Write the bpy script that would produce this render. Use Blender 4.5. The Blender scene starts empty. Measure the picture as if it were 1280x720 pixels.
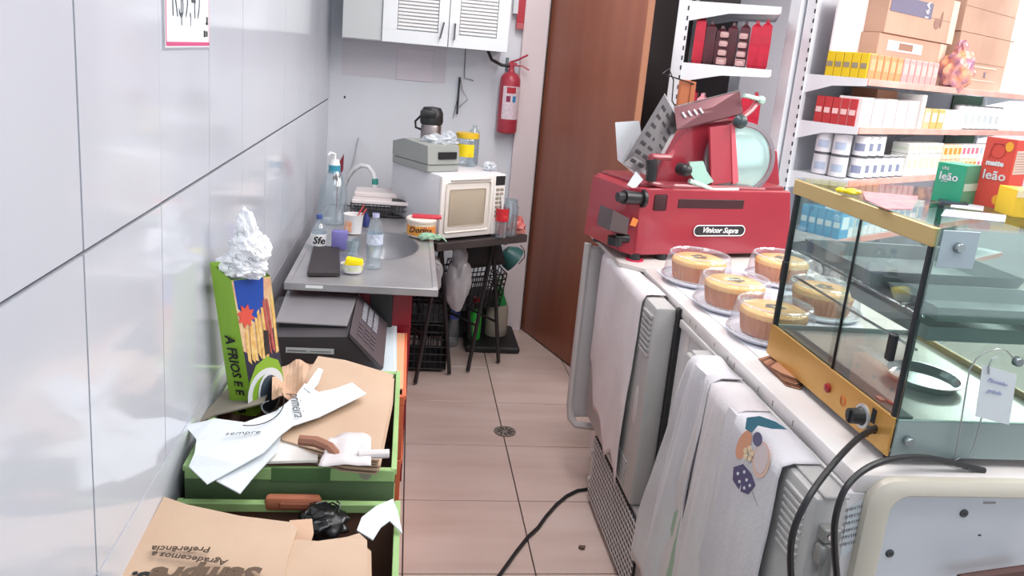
import bpy, bmesh, math, random
from mathutils import Vector, Matrix, noise
random.seed(7)
C = bpy.context.scene.collection
# ---------------- camera, world, lights, exposure ----------------
F, PITCH, ROLL, YAW, CAMZ, CYP = 996., .240, .090, .142, 1.701, 312.6
fw = Vector((math.sin(YAW)*math.cos(PITCH), math.cos(YAW)*math.cos(PITCH), -math.sin(PITCH)))
rt = Vector((math.cos(YAW), -math.sin(YAW), 0)); upv = rt.cross(fw)
AX = math.cos(ROLL)*rt + math.sin(ROLL)*upv; BX = -math.sin(ROLL)*rt + math.cos(ROLL)*upv
cam = bpy.data.cameras.new('camera'); co = bpy.data.objects.new('camera', cam); C.objects.link(co)
mt_ = Matrix((AX, BX, -fw)).transposed().to_4x4(); mt_.translation = (0, 0, CAMZ); co.matrix_world = mt_
cam.sensor_width = 36; cam.lens = 36*F/1280; cam.shift_y = -(360-CYP)/1280; cam.clip_start = .05
bpy.context.scene.camera = co
vs = bpy.context.scene.view_settings; vs.view_transform = 'Standard'; vs.look = 'None'; vs.gamma = 1; vs.use_curve_mapping = False; vs.exposure = 0.0
w = bpy.data.worlds.new('daylight'); bpy.context.scene.world = w; w.use_nodes = True
w.node_tree.nodes['Background'].inputs[0].default_value = (.85, .93, 1, 1); w.node_tree.nodes['Background'].inputs[1].default_value = 1.5
def area(name, loc, sx, sy, power, col=(1, 1, 1), rot=(0, 0, 0)):
    l = bpy.data.lights.new(name, 'AREA'); l.shape = 'RECTANGLE'; l.size = sx; l.size_y = sy; l.energy = power; l.color = col
    o = bpy.data.objects.new(name, l); C.objects.link(o); o.location = loc; o.rotation_euler = rot; return o
area('ceiling_light', (.55, 3.0, 2.84), .3, 1.8, 34, (1, .96, .96))
area('ceiling_light', (.5, .9, 2.84), 1.2, 1.2, 22, (.95, .97, 1))
area('ceiling_light', (2.2, 1.6, 2.84), .6, 2.4, 62, (1, .97, .95))
area('ceiling_light', (5.0, 5.6, 2.84), 1.5, 1.5, 120, (1, .98, .97))
area('ceiling_light', (3.6, 2.6, 2.84), 1.2, 2.4, 105, (1, .96, .93))

def at(u, v, ax, val):            # the world point that the photograph shows at (u, v) on the plane ax = val
    d = AX*((u-640)/F) - BX*((v-CYP)/F) + fw; i = 'xyz'.index(ax); o = Vector((0, 0, CAMZ))
    return o + d*((val-o[i])/d[i])
# ---------------- materials ----------------
def lin(c): return tuple((x/255/12.92 if x/255 <= .04045 else ((x/255+.055)/1.055)**2.4) for x in c) + (1,)
MT = {}
def mat(name, col, rough=.5, metal=0, col2=None, sc=8, amt=.5, bump=0, bsc=40, stretch=(1, 1, 1), spec=.5, coat=0, emit=0):
    if name in MT: return MT[name]
    m = bpy.data.materials.new(name); m.use_nodes = True; nt = m.node_tree; b = nt.nodes['Principled BSDF']
    b.inputs['Base Color'].default_value = lin(col); b.inputs['Roughness'].default_value = rough; b.inputs['Metallic'].default_value = metal
    b.inputs['Specular IOR Level'].default_value = spec; b.inputs['Coat Weight'].default_value = coat
    tc = nt.nodes.new('ShaderNodeTexCoord'); mp = nt.nodes.new('ShaderNodeMapping'); mp.inputs['Scale'].default_value = stretch
    nt.links.new(tc.outputs['Object'], mp.inputs[0])
    if col2:
        n = nt.nodes.new('ShaderNodeTexNoise'); n.inputs['Scale'].default_value = sc; n.inputs['Detail'].default_value = 5
        r = nt.nodes.new('ShaderNodeValToRGB'); r.color_ramp.elements[0].position = amt-.15; r.color_ramp.elements[1].position = amt+.2
        r.color_ramp.elements[0].color = lin(col); r.color_ramp.elements[1].color = lin(col2)
        nt.links.new(mp.outputs[0], n.inputs['Vector']); nt.links.new(n.outputs['Fac'], r.inputs[0]); nt.links.new(r.outputs[0], b.inputs['Base Color'])
    if bump:
        n = nt.nodes.new('ShaderNodeTexNoise'); n.inputs['Scale'].default_value = bsc; n.inputs['Detail'].default_value = 3
        u = nt.nodes.new('ShaderNodeBump'); u.inputs['Strength'].default_value = bump; u.inputs['Distance'].default_value = .01
        nt.links.new(mp.outputs[0], n.inputs['Vector']); nt.links.new(n.outputs['Fac'], u.inputs['Height']); nt.links.new(u.outputs[0], b.inputs['Normal'])
    if emit:
        b.inputs['Emission Color'].default_value = lin(col); b.inputs['Emission Strength'].default_value = emit
    MT[name] = m; return m
def clear(name, tint=(255, 255, 255), gloss=.12, rough=.05, solid=0, scol=(230, 235, 240)):   # thin clear glass or plastic
    if name in MT: return MT[name]
    m = bpy.data.materials.new(name); m.use_nodes = True; nt = m.node_tree; nt.nodes.clear()
    out = nt.nodes.new('ShaderNodeOutputMaterial'); tr = nt.nodes.new('ShaderNodeBsdfTransparent'); tr.inputs[0].default_value = lin(tint)
    gl = nt.nodes.new('ShaderNodeBsdfGlossy'); gl.inputs['Roughness'].default_value = rough
    lw = nt.nodes.new('ShaderNodeLayerWeight'); lw.inputs[0].default_value = .25
    ma = nt.nodes.new('ShaderNodeMath'); ma.operation = 'MULTIPLY_ADD'; ma.inputs[1].default_value = .35; ma.inputs[2].default_value = gloss; ma.use_clamp = True
    mx = nt.nodes.new('ShaderNodeMixShader'); nt.links.new(lw.outputs['Facing'], ma.inputs[0]); nt.links.new(ma.outputs[0], mx.inputs[0])
    nt.links.new(tr.outputs[0], mx.inputs[1]); nt.links.new(gl.outputs[0], mx.inputs[2]); last = mx
    if solid:
        d = nt.nodes.new('ShaderNodeBsdfDiffuse'); d.inputs[0].default_value = lin(scol); m2 = nt.nodes.new('ShaderNodeMixShader'); m2.inputs[0].default_value = solid
        nt.links.new(mx.outputs[0], m2.inputs[1]); nt.links.new(d.outputs[0], m2.inputs[2]); last = m2
    nt.links.new(last.outputs[0], out.inputs[0]); MT[name] = m; return m
white = mat('white_paint', (232, 236, 238), .5)
whitepl = mat('white_plastic', (235, 235, 235), .35)
black = mat('black_plastic', (34, 34, 37), .4)
blackm = mat('black_metal', (40, 38, 40), .45)
steel = mat('stainless_steel', (168, 166, 168), .3, .55, col2=(186, 184, 186), sc=6, stretch=(1, 1, 1))
chrome = mat('chrome', (200, 200, 205), .15, 1)
kraft = mat('kraft_paper', (206, 172, 146), .8, col2=(192, 156, 130), sc=5, bump=.15, bsc=30)
card = mat('cardboard', (186, 146, 124), .85, col2=(172, 134, 112), sc=3)
paper = mat('white_paper', (216, 223, 228), .7, bump=.1, bsc=20)
ink = mat('black_ink', (24, 24, 26), .7)
inkb = mat('brown_ink', (70, 56, 46), .8)
clearp = clear('clear_plastic', (250, 252, 255), .07, .08, .05)
cleard = clear('clear_bottle', (236, 244, 248), .12, .06, .12, (215, 225, 230))
glass = clear('clear_glass', (246, 252, 250), .04, .02)
glassg = clear('green_glass', (232, 244, 240), .05, .03, .05, (150, 190, 180))
# ---------------- mesh builder ----------------
class MB:
    def __init__(s): s.bm = bmesh.new(); s.mi = 0
    def merge(s, t, M=None):
        if M is not None: bmesh.ops.transform(t, matrix=M, verts=t.verts)
        vm = {v: s.bm.verts.new(v.co) for v in t.verts}
        for f in t.faces:
            try: n = s.bm.faces.new([vm[v] for v in f.verts]); n.material_index = s.mi
            except ValueError: pass
        t.free(); return s
    def box(s, a, b, bev=0, M=None, seg=1):
        t = bmesh.new(); bmesh.ops.create_cube(t, size=1)
        for v in t.verts: v.co = Vector([(a[i]+b[i])/2 + v.co[i]*(b[i]-a[i]) for i in range(3)])
        if bev: bmesh.ops.bevel(t, geom=t.edges[:], offset=bev, segments=seg, affect='EDGES', profile=.5)
        return s.merge(t, M)
    def ring(s, pts): return [s.bm.verts.new(p) for p in pts]
    def face(s, vs_):
        try: f = s.bm.faces.new(vs_); f.material_index = s.mi; return f
        except ValueError: return None
    def bridge(s, a, b):
        n = len(a)
        for i in range(n): s.face([a[i], a[(i+1) % n], b[(i+1) % n], b[i]])
    def tube(s, pts, r, seg=8, cap=True, rr=None):
        pts = [Vector(p) for p in pts]; prev = None; up = None
        for i, p in enumerate(pts):
            d = (pts[min(i+1, len(pts)-1)] - pts[max(i-1, 0)]).normalized()
            if up is None: up = d.orthogonal().normalized()
            up = (up - d*up.dot(d)).normalized(); q = d.cross(up); R = rr[i] if rr else r
            ring = s.ring([p + R*(math.cos(2*math.pi*k/seg)*up + math.sin(2*math.pi*k/seg)*q) for k in range(seg)])
            if prev: s.bridge(prev, ring)
            elif cap: s.face(ring[::-1])
            prev = ring
        if cap: s.face(prev)
        return s
    def cyl(s, a, b, r, r2=None, seg=20): return s.tube([a, b], r, seg, rr=[r, r if r2 is None else r2])
    def lathe(s, prof, c=(0, 0, 0), seg=32, close=False, flute=0, nf=0, M=None, sx=1, sy=1):
        c = Vector(c); prev = None
        for j, (r, z) in enumerate(prof):
            pts = []
            for k in range(seg):
                a = 2*math.pi*k/seg; R = r*(1+flute*math.cos(nf*a)) if flute else r
                p = Vector((R*math.cos(a)*sx, R*math.sin(a)*sy, z)); p = M @ p if M else p
                pts.append(c+p)
            ring = s.ring(pts)
            if prev: s.bridge(prev, ring)
            elif prof[0][0] > 1e-4 and close: s.face(ring[::-1])
            prev = ring
        if close and prof[-1][0] > 1e-4: s.face(prev)
        return s
    def prism(s, poly, off):
        off = Vector(off); a = s.ring([Vector(p) for p in poly]); b = s.ring([Vector(p)+off for p in poly])
        s.face(a[::-1]); s.face(b); s.bridge(a, b); return s
    def grid(s, nx, ny, f):
        g = [[s.bm.verts.new(f(i/nx, j/ny)) for j in range(ny+1)] for i in range(nx+1)]
        for i in range(nx):
            for j in range(ny): s.face([g[i][j], g[i+1][j], g[i+1][j+1], g[i][j+1]])
        return s
    def ball(s, c, r, sub=2, amp=0, seed=0, fr=3):
        t = bmesh.new(); bmesh.ops.create_icosphere(t, subdivisions=sub, radius=1)
        r = (r, r, r) if isinstance(r, (int, float)) else r
        for v in t.verts:
            k = 1 + amp*noise.noise(v.co*fr + Vector((seed, seed*2, 0))) * 2
            v.co = Vector((c[0]+v.co.x*r[0]*k, c[1]+v.co.y*r[1]*k, c[2]+v.co.z*r[2]*k))
        return s.merge(t)
    def build(s, name, m, parent=None, smooth=True, solid=0, loc=None, ang=.6, sub=0, kind=None):
        bmesh.ops.recalc_face_normals(s.bm, faces=s.bm.faces[:])
        o0 = org(parent) if parent else (Vector(loc) if loc is not None else Vector())
        if o0.length: bmesh.ops.translate(s.bm, vec=-o0, verts=s.bm.verts)
        me = bpy.data.meshes.new(name); s.bm.to_mesh(me); s.bm.free()
        for x in (m if isinstance(m, (list, tuple)) else [m]): me.materials.append(x)
        if smooth:
            me.polygons.foreach_set('use_smooth', [True]*len(me.polygons)); me.set_sharp_from_angle(angle=ang)
        o = bpy.data.objects.new(name, me); C.objects.link(o)
        if parent: o.parent = parent
        elif loc is not None: o.location = loc
        if solid:
            k = o.modifiers.new('thick', 'SOLIDIFY'); k.thickness = solid; k.offset = 0
        if sub:
            k = o.modifiers.new('sub', 'SUBSURF'); k.levels = sub; k.render_levels = sub
        if kind: o['kind'] = kind
        return o
LOCAL = set()
def org(p):
    while p.parent: p = p.parent
    return Vector() if p.name in LOCAL else Vector(p.location)
def tag(o, label, cat, group=None, kind=None):
    if label: o['label'] = label
    if cat: o['category'] = cat
    if group: o['group'] = group
    if kind: o['kind'] = kind
    return o
def thing(name, label, cat, loc=(0, 0, 0), group=None, rotz=0, local=False):
    o = bpy.data.objects.new(name, None); C.objects.link(o); o.location = loc; o.rotation_euler = (0, 0, rotz); o.empty_display_size = .05
    if local: LOCAL.add(o.name)
    return tag(o, label, cat, group)
def copy_tree(o, parent=None, loc=None, rotz=None, label=None):
    c = o.copy(); C.objects.link(c)
    if parent: c.parent = parent
    if loc is not None: c.location = loc
    if rotz is not None: c.rotation_euler.z = rotz
    if label: c['label'] = label
    if o.name in LOCAL: LOCAL.add(c.name)
    for ch in o.children: copy_tree(ch, c)
    return c
def struct(o): o['kind'] = 'structure'; return o
def text(s, size, o, ex, ey, m, parent, name='lettering', shear=0, ext=.0003, align='CENTER', off=0, sx=1):
    cu = bpy.data.curves.new('t', 'FONT'); cu.body = s; cu.size = size; cu.shear = shear; cu.extrude = ext; cu.align_x = align; cu.align_y = 'CENTER'; cu.offset = off; cu.resolution_u = 2
    t = bpy.data.objects.new('t', cu); me = bpy.data.meshes.new_from_object(t)
    bpy.data.objects.remove(t); bpy.data.curves.remove(cu)
    ex = Vector(ex).normalized(); ey = Vector(ey); ey = (ey-ex*ey.dot(ex)).normalized(); ez = ex.cross(ey)
    M = Matrix((ex*sx, ey, ez)).transposed().to_4x4(); M.translation = Vector(o) - org(parent); me.transform(M)
    me.materials.clear(); me.materials.append(m); ob = bpy.data.objects.new(name, me); C.objects.link(ob); ob.parent = parent; return ob
def ordn(i): return ['first', 'second', 'third', 'fourth', 'fifth', 'sixth', 'seventh', 'eighth', 'ninth', 'tenth', 'eleventh', 'twelfth', 'thirteenth', 'fourteenth', 'fifteenth', 'sixteenth', 'seventeenth', 'eighteenth', 'nineteenth', 'twentieth'][i]
def rot2(x, y, a): return (x*math.cos(a)-y*math.sin(a), x*math.sin(a)+y*math.cos(a))

# ================= SETTING =================
FX, FY, T = .063, 4.123, .45
tile_m = mat('floor_tile', (204, 184, 176), .24, col2=(190, 168, 158), sc=2.2, stretch=(.6, 3, 1), spec=.5)
grout = mat('floor_grout', (52, 44, 42), .8)
b = MB(); b.box((-.6, -3, -.06), (9, 9, -.008)); floor = struct(b.build('floor', grout, smooth=False))
for i in range(-2, 3):
    for j in range(-2, 7):
        x0, x1, y1, y0 = max(FX+i*T, -.465)+.0022, min(FX+(i+1)*T, 1.6)-.0022, min(FY-j*T, 4.8)-.0026, FY-(j+1)*T+.0026
        if x1-x0 < .02 or y1-y0 < .02: continue
        b = MB(); b.box((x0, y0, -.008), (x1, y1, 0), .0012); b.build('tile', tile_m, floor, smooth=False)
b = MB(); b.box((1.35, -1, -.008), (8, 8, -.001)); b.build('store_flooring', mat('store_floor', (200, 190, 184), .3, col2=(188, 178, 172), sc=2), floor, smooth=False)
# glazed wall tiles
wt_m = mat('wall_tile', (202, 206, 215), .1, col2=(196, 201, 211), sc=1.5, bump=.012, bsc=6, spec=.6)
b = MB(); b.box((-.62, -3, 0), (-.4735, 4.9, 2.9)); wl = struct(b.build('wall_left', mat('wall_grout', (44, 44, 48), .8), smooth=False))
WY, WT = 1.210, .379; ZR = [0, .267, .814, 1.361, 1.908, 2.455, 2.9]
for r in range(6):
    for i in range(-5, 10):
        g = .0026 if i == 0 else .0013; g2 = .0026 if i == -1 else .0013
        y0, y1 = WY+i*WT+g, min(WY+(i+1)*WT-g2, 4.80); z0, z1 = ZR[r]+(.0036 if r == 3 else .0024), ZR[r+1]-(.0036 if r == 2 else .0024)
        b = MB(); b.box((-.4745, y0, z0), (-.465+random.uniform(-.0003, .0003), y1, z1)); b.build('tile', wt_m, wl, smooth=False)
wb_m = mat('wall_paint', (228, 232, 238), .6, col2=(222, 224, 231), sc=2, amt=.55)
b = MB(); b.box((-.62, 4.80, 0), (1.9, 4.92, 2.9)); wbk = struct(b.build('wall_back', wb_m, smooth=False))
b = MB(); b.box((-.40, 4.7985, 1.50), (.20, 4.7998, 1.80)); b.build('paint_patch', mat('patch_pinkgrey', (220, 216, 222), .6, col2=(215, 210, 217), sc=3), wbk, smooth=False)
# the ceiling over kitchen and shop
b = MB(); b.box((-.62, -3, 2.9), (9, 9, 3.0)); struct(b.build('ceiling', mat('ceiling_paint', (235, 235, 235), .8), smooth=False))
b = MB(); b.box((1.9, 7.0, 0), (9, 7.1, 2.9)); struct(b.build('wall_far', mat('store_wall', (196, 194, 202), .7), smooth=False))
b = MB(); b.box((8.9, -3, 0), (9, 9, 2.9)); struct(b.build('wall_right', mat('store_wall', (196, 194, 202), .7), smooth=False))
b = MB(); b.box((1.9, 4.80, 0), (2.0, 7.0, 2.9)); struct(b.build('wall_passage', wb_m, smooth=False))
# pilaster between the wall and the door
b = MB(); b.box((.63, 4.755, 0), (.775, 4.80, 2.9), .003); struct(b.build('trim_1', mat('pilaster_paint', (226, 214, 216), .6), smooth=False))
b = MB(); b.box((1.16, 4.72, 0), (1.9, 4.80, 2.9)); struct(b.build('dark_doorway_panel', mat('doorway_dark', (74, 68, 70), .6), smooth=False))  # dark panel standing in for the dark room past the open door
# open brown door leaf
wood = mat('door_wood', (146, 88, 66), .36, col2=(132, 76, 58), sc=3, stretch=(3, 3, .35), amt=.5)
door = thing('door_1', None, None, (.786, 4.78, 0), local=True, rotz=math.atan2(-.94, .314)); struct(door)
b = MB(); b.box((.0, 0, .01), (.975, .035, 2.12), .002); b.build('leaf', wood, door)
b = MB(); b.box((.976, -.001, .01), (.984, .036, 2.12), .001); b.build('edge_strip', mat('edge_strip_wood', (160, 108, 80), .5), door)
b = MB(); b.box((.0, -.004, .01), (.012, 0, 2.12)); b.build('hinge_strip', mat('door_gap', (96, 62, 44), .6), door)
b = MB(); b.cyl((.9, -.001, .98), (.9, -.04, .98), .012); b.tube([(.9, -.04, .98), (.87, -.045, .98), (.80, -.045, .975)], .009); b.build('handle', mat('aged_brass', (120, 110, 70), .35, .8), door)

# ================= left wall =================
def paper_sign():
    t = thing('price_sign', 'white price sign with pink border taped high on the tiled wall', 'sign', (-.464, 1.79, 1.65))
    b = MB(); b.box((-.4652, 1.612, 1.652), (-.463, 1.966, 2.15), .0006); b.build('sleeve', clear('sleeve', (240, 240, 245), .1, .1, .3), t)
    b = MB(); b.box((-.4630, 1.622, 1.656), (-.4624, 1.962, 2.14)); b.build('card', paper, t)
    pk = mat('pink_ink', (206, 84, 130), .5)
    b = MB(); b.box((-.4624, 1.632, 1.659), (-.4621, 1.960, 1.667)); b.box((-.4624, 1.626, 1.66), (-.4621, 1.631, 2.13)); b.box((-.4624, 1.955, 1.66), (-.4621, 1.958, 2.13)); b.build('border', pk, t)
    text('R$9,49', .14, (-.4618, 1.775, 1.755), (0, 1, 0), (0, 0, 1), mat('marker_ink', (70, 76, 84), .6), t, shear=-.1, off=-.003, sx=.55)
    b = MB()
    b.box((-.4624, 1.928, 1.705), (-.462, 1.948, 1.71)); b.box((-.4624, 1.933, 1.71), (-.462, 1.946, 1.722)); b.box((-.4624, 1.91, 1.678), (-.462, 1.925, 1.692)); b.box((-.4624, 1.93, 1.679), (-.462, 1.944, 1.691)); b.build('emblem', ink, t)
paper_sign()

# ================= back wall =================
def wall_cabinet():
    t = thing('wall_cabinet', 'white wall cabinet with two louvred doors above the sink', 'cabinet', (.07, 4.65, 1.70))
    z0 = 1.708
    b = MB(); b.box((-.378, 4.5, z0), (.515, 4.795, 2.35), .002); b.build('body', white, t)
    b = MB(); b.box((-.376, 4.492, z0+.004), (-.17, 4.5, 2.35), .001); b.build('blank_panel', mat('cabinet_grey', (196, 200, 200), .5), t)
    for k, (x0, x1) in enumerate(((-.166, .186), (.190, .515))):
        b = MB(); d0, d1 = (x0+.078, x1-.055) if k == 0 else (x0+.055, x1-.065); zb = z0+.068
        for (a, bb) in (((x0, 4.478, z0), (x1, 4.5, zb)), ((x0, 4.478, zb), (d0, 4.5, 2.3)), ((d1, 4.478, zb), (x1, 4.5, 2.3)), ((x0, 4.478, 2.28), (x1, 4.5, 2.35))): b.box(a, bb, .0015)
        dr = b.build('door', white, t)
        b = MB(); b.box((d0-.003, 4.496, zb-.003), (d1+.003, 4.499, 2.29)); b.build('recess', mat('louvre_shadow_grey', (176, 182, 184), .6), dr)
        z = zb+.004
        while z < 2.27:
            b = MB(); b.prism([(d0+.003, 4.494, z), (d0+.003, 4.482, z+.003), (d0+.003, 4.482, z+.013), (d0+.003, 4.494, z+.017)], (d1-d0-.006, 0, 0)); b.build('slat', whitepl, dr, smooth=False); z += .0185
        xh = x1-.03 if k == 0 else x0+.03
        b = MB(); tilt = -.012 if k == 0 else 0
        b.tube([(xh+tilt, 4.478, z0+.045), (xh+tilt, 4.452, z0+.045), (xh-tilt*.3, 4.452, z0+.125), (xh-tilt*.3, 4.478, z0+.125)], .0045); b.build('handle', mat('brushed_handle', (110, 112, 112), .35, .8), dr)
wall_cabinet()
def extinguisher():
    red = mat('extinguisher_red', (176, 60, 74), .3, col2=(168, 54, 68), sc=4)
    t = thing('fire_extinguisher', 'red fire extinguisher hanging on the white wall beside the door', 'fire extinguisher', (.578, 4.735, 1.245))
    c = (.578, 4.735, 1.245)
    b = MB(); b.lathe([(0, 0), (.05, 0), (.058, .006), (.06, .02), (.06, .30), (.056, .325), (.042, .345), (.02, .355), (.016, .375), (0, .375)], c, 32); b.build('cylinder', red, t)
    b = MB()
    b.grid(14, 2, lambda i, j: (c[0]+.0608*math.cos(-2.35+i*2.0), c[1]+.0608*math.sin(-2.35+i*2.0), 1.245+.085+j*.19)); b.build('label_sheet', mat('extinguisher_label', (228, 214, 220), .5, col2=(210, 190, 200), sc=60), t)
    for (a0, a1, z0, z1, m) in ((-1.95, -1.05, .235, .27, mat('label_red', (178, 40, 56), .5)), (-1.95, -1.55, .185, .22, mat('label_maroon', (140, 40, 80), .5)), (-1.35, -1.0, .185, .22, mat('label_blue', (50, 130, 180), .5))):
        b = MB(); b.grid(6, 1, lambda i, j: (c[0]+.0616*math.cos(a0+i*(a1-a0)), c[1]+.0616*math.sin(a0+i*(a1-a0)), 1.245+z0+j*(z1-z0))); b.build('label_mark', m, t)
    b = MB(); b.cyl((c[0], c[1], 1.61), (c[0], c[1], 1.65), .016); b.box((c[0]-.02, c[1]-.015, 1.635), (c[0]+.03, c[1]+.015, 1.655), .004); b.build('valve', red, t)
    b = MB(); b.tube([(c[0]-.01, c[1], 1.655), (c[0]+.03, c[1]-.02, 1.672), (c[0]+.085, c[1]-.03, 1.705)], .006); b.tube([(c[0], c[1], 1.64), (c[0]+.06, c[1]-.02, 1.64), (c[0]+.10, c[1]-.03, 1.62)], .005); b.build('lever', red, t)
    b = MB(); b.tube([(c[0]-.015, c[1]-.005, 1.635), (c[0]-.06, c[1]-.01, 1.635), (c[0]-.12, c[1], 1.66), (c[0]-.15, c[1]+.02, 1.72), (c[0]-.155, c[1]+.03, 1.76)], .0095); b.build('hose', black, t)
    b = MB(); b.box((c[0]-.03, 4.775, 1.60), (c[0]-.015, 4.80, 1.68), .002); b.build('bracket', mat('bracket_grey', (110, 125, 125), .4, .5), t)
extinguisher()
t = thing('wall_sign', 'red and white fire sign on the wall above the extinguisher', 'sign', (.62, 4.75, 1.83))
b = MB(); b.box((.585, 4.746, 1.845), (.63, 4.754, 2.2), .001); b.build('panel', mat('sign_red', (182, 34, 52), .4), t)
b = MB(); b.box((.56, 4.7455, 1.93), (.588, 4.7535, 2.2)); b.build('white_field', paper, t)
for k in range(4):
    b = MB(); b.box((.588, 4.7452, 1.85+k*.008), (.627, 4.746, 1.853+k*.008)); b.build('text_line', mat('sign_grey', (210, 150, 156), .6), t)
b = MB(); b.tube([(.305, 4.79, 1.71), (.308, 4.79, 1.6), (.312, 4.79, 1.54), (.35, 4.785, 1.535), (.365, 4.785, 1.53)], .0022); b.tube([(.29, 4.79, 1.54), (.286, 4.79, 1.45), (.27, 4.788, 1.36), (.26, 4.79, 1.30)], .0016)
b.tube([(.29, 4.79, 1.53), (.305, 4.79, 1.47), (.34, 4.786, 1.42), (.28, 4.785, 1.36)], .0014)
tag(b.build('wire', mat('wire_grey', (60, 60, 64), .5), loc=(.3, 4.79, 1.3)), 'thin loose wires hanging down the wall below the cabinet', 'wire')
b = MB(); b.box((.278, 4.775, 1.33), (.288, 4.799, 1.545), .002); tag(b.build('cable_clip', black, loc=(.283, 4.79, 1.33)), 'slim black upright strip on the wall above the yellow-lidded jar', 'clip')
b = MB(); b.box((-.086, 4.794, 1.50), (.125, 4.8, 1.68), .002); tag(b.build('blank_plate', mat('pinkish_plate', (222, 214, 222), .6), loc=(0.02, 4.797, 1.5)), 'pale pinkish blank plate on the wall under the cabinet', 'wall plate')
b = MB(); b.ball((-.375, 4.799, 1.375), (.006, .004, .009), 1); tag(b.build('wall_plug', black, loc=(-.375, 4.799, 1.366)), 'small black plug hole in the back wall near the tiled corner', 'wall plug')
# ================= sink =================
def sink():
    t = thing('sink_counter', 'stainless steel sink top with oval basin on red cabinet', 'sink', (-.13, 2.79, .82))
    x0, x1, y0, y1, z = -.405, .142, 2.785, 4.25, .85
    N = 64; cx, cy = -.075, 3.42; rx, ry = .15, .235
    b = MB(); ri = b.ring([(cx+rx*math.cos(2*math.pi*k/N), cy+ry*math.sin(2*math.pi*k/N), z-.004) for k in range(N)]); pts = []
    for k in range(N):
        a = 2*math.pi*k/N; d = Vector((math.cos(a), math.sin(a)))
        s = min(((x1-.02-cx) if d.x > 0 else (x0+.02-cx))/d.x if abs(d.x) > 1e-6 else 9, ((y1-.02-cy) if d.y > 0 else (y0+.02-cy))/d.y if abs(d.y) > 1e-6 else 9)
        pts.append(Vector((cx+d.x*s, cy+d.y*s, z-.004)))
    for q in ((x0+.02, y0+.02), (x1-.02, y0+.02), (x0+.02, y1-.02), (x1-.02, y1-.02)):
        k = min(range(N), key=lambda i: (pts[i].x-q[0])**2+(pts[i].y-q[1])**2); pts[k] = Vector((q[0], q[1], z-.004))
    ro = b.ring(pts); b.bridge(ri, ro); b.build('top_sheet', steel, t)
    b = MB()
    for (a, c) in (((x0, y0, z-.03), (x1, y0+.022, z)), ((x0, y1-.022, z-.03), (x1, y1, z)), ((x0, y0+.022, z-.03), (x0+.022, y1-.022, z)), ((x1-.022, y0+.022, z-.03), (x1, y1-.022, z))): b.box(a, c, .003)
    b.build('rim', steel, t)
    b = MB(); prof = [(1.03, 0), (1, -.003), (.98, -.03), (.93, -.09), (.8, -.125), (.3, -.135), (.08, -.138)]; pr = None
    for s, dz in prof:
        r = b.ring([(cx+rx*s*math.cos(2*math.pi*k/N), cy+ry*s*math.sin(2*math.pi*k/N), z-.003+dz) for k in range(N)])
        if pr: b.bridge(pr, r)
        pr = r
    b.face(pr); b.build('basin', mat('basin_steel', (160, 160, 164), .3, .5), t)
    b = MB(); b.lathe([(.028, .002), (.02, .004), (0, .003)], (cx, cy, z-.14), 20); b.build('drain', chrome, t)
sink()
redp = mat('red_lacquer', (142, 26, 44), .35, col2=(128, 22, 38), sc=3)
t = thing('sink_cabinet', 'dark red cabinet carrying the steel sink top', 'cabinet', (-.17, 2.9, 0))
b = MB(); b.box((-.40, 2.902, .0), (.052, 4.2, .66), .003); b.build('body', redp, t)
b = MB(); b.box((-.40, 2.9, .66), (.052, 2.92, .815), .002); b.build('front_rail', redp, t)
b = MB(); b.box((-.39, 2.882, .05), (-.105, 2.9, .79), .002); b.build('door', mat('red_door', (112, 22, 36), .4), t)
b = MB(); b.box((-.104, 2.887, .66), (-.02, 2.9, .79), .002); b.build('drawer', black, t)
b = MB(); b.box((-.33, 2.783, .832), (-.27, 2.786, .842)); b.build('maker_plate', whitepl, t)

def bottle(t, c, prof, m, seg=24, part='body', flute=0, nf=0):
    b = MB(); b.lathe(prof, c, seg, close=True, flute=flute, nf=nf); return b.build(part, m, t)
def band(t, c, r, z0, z1, m, name='label_sheet', a0=0, a1=2*math.pi):
    b = MB(); b.grid(24, 1, lambda i, j: (c[0]+r*math.cos(a0+i*(a1-a0)), c[1]+r*math.sin(a0+i*(a1-a0)), c[2]+z0+j*(z1-z0))); return b.build(name, m, t)
def cyl_part(t, c, r, z0, z1, m, name, r2=None):
    b = MB(); b.cyl((c[0], c[1], c[2]+z0), (c[0], c[1], c[2]+z1), r, r2); return b.build(name, m, t)
SZ = .851
# large clear jug
c = at(415, 303, 'y', 3.8); c.z = SZ
t = thing('water_jug', 'large clear water jug with pump top against the tiled wall behind sink', 'jug', c)
bottle(t, c, [(0, 0), (.062, 0), (.068, .01), (.068, .13), (.062, .17), (.04, .225), (.026, .25), (.024, .27)], cleard)
band(t, c, .0275, .235, .275, mat('cap_teal', (60, 150, 175), .4), 'collar'); cyl_part(t, c, .026, .272, .30, whitepl, 'cap', .02)
b = MB(); b.tube([(c.x, c.y, c.z+.30), (c.x, c.y, c.z+.325), (c.x-.02, c.y-.01, c.z+.332), (c.x-.03, c.y-.015, c.z+.32)], .006); b.build('spout', whitepl, t)
b = MB(); b.box((c.x-.003, c.y-.031, c.z+.205), (c.x+.026, c.y-.0285, c.z+.225)); b.build('black_sticker', black, t)
# small labelled bottle
c = at(398, 309, 'z', SZ)
t = thing('detergent_bottle', 'small clear bottle with black and white label beside tiled wall', 'bottle', c)
bottle(t, c, [(0, 0), (.03, 0), (.032, .005), (.032, .07), (.022, .095), (.012, .11), (.012, .125)], cleard)
l = band(t, c, .0328, .012, .062, whitepl); text('Sfe', .042, (c.x+.004, c.y-.034, c.z+.036), (1, 0, 0), (0, 0, 1), ink, t, shear=.2, off=.001)
cyl_part(t, c, .013, .122, .14, mat('cap_blue', (70, 90, 150), .4), 'cap')
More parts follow.
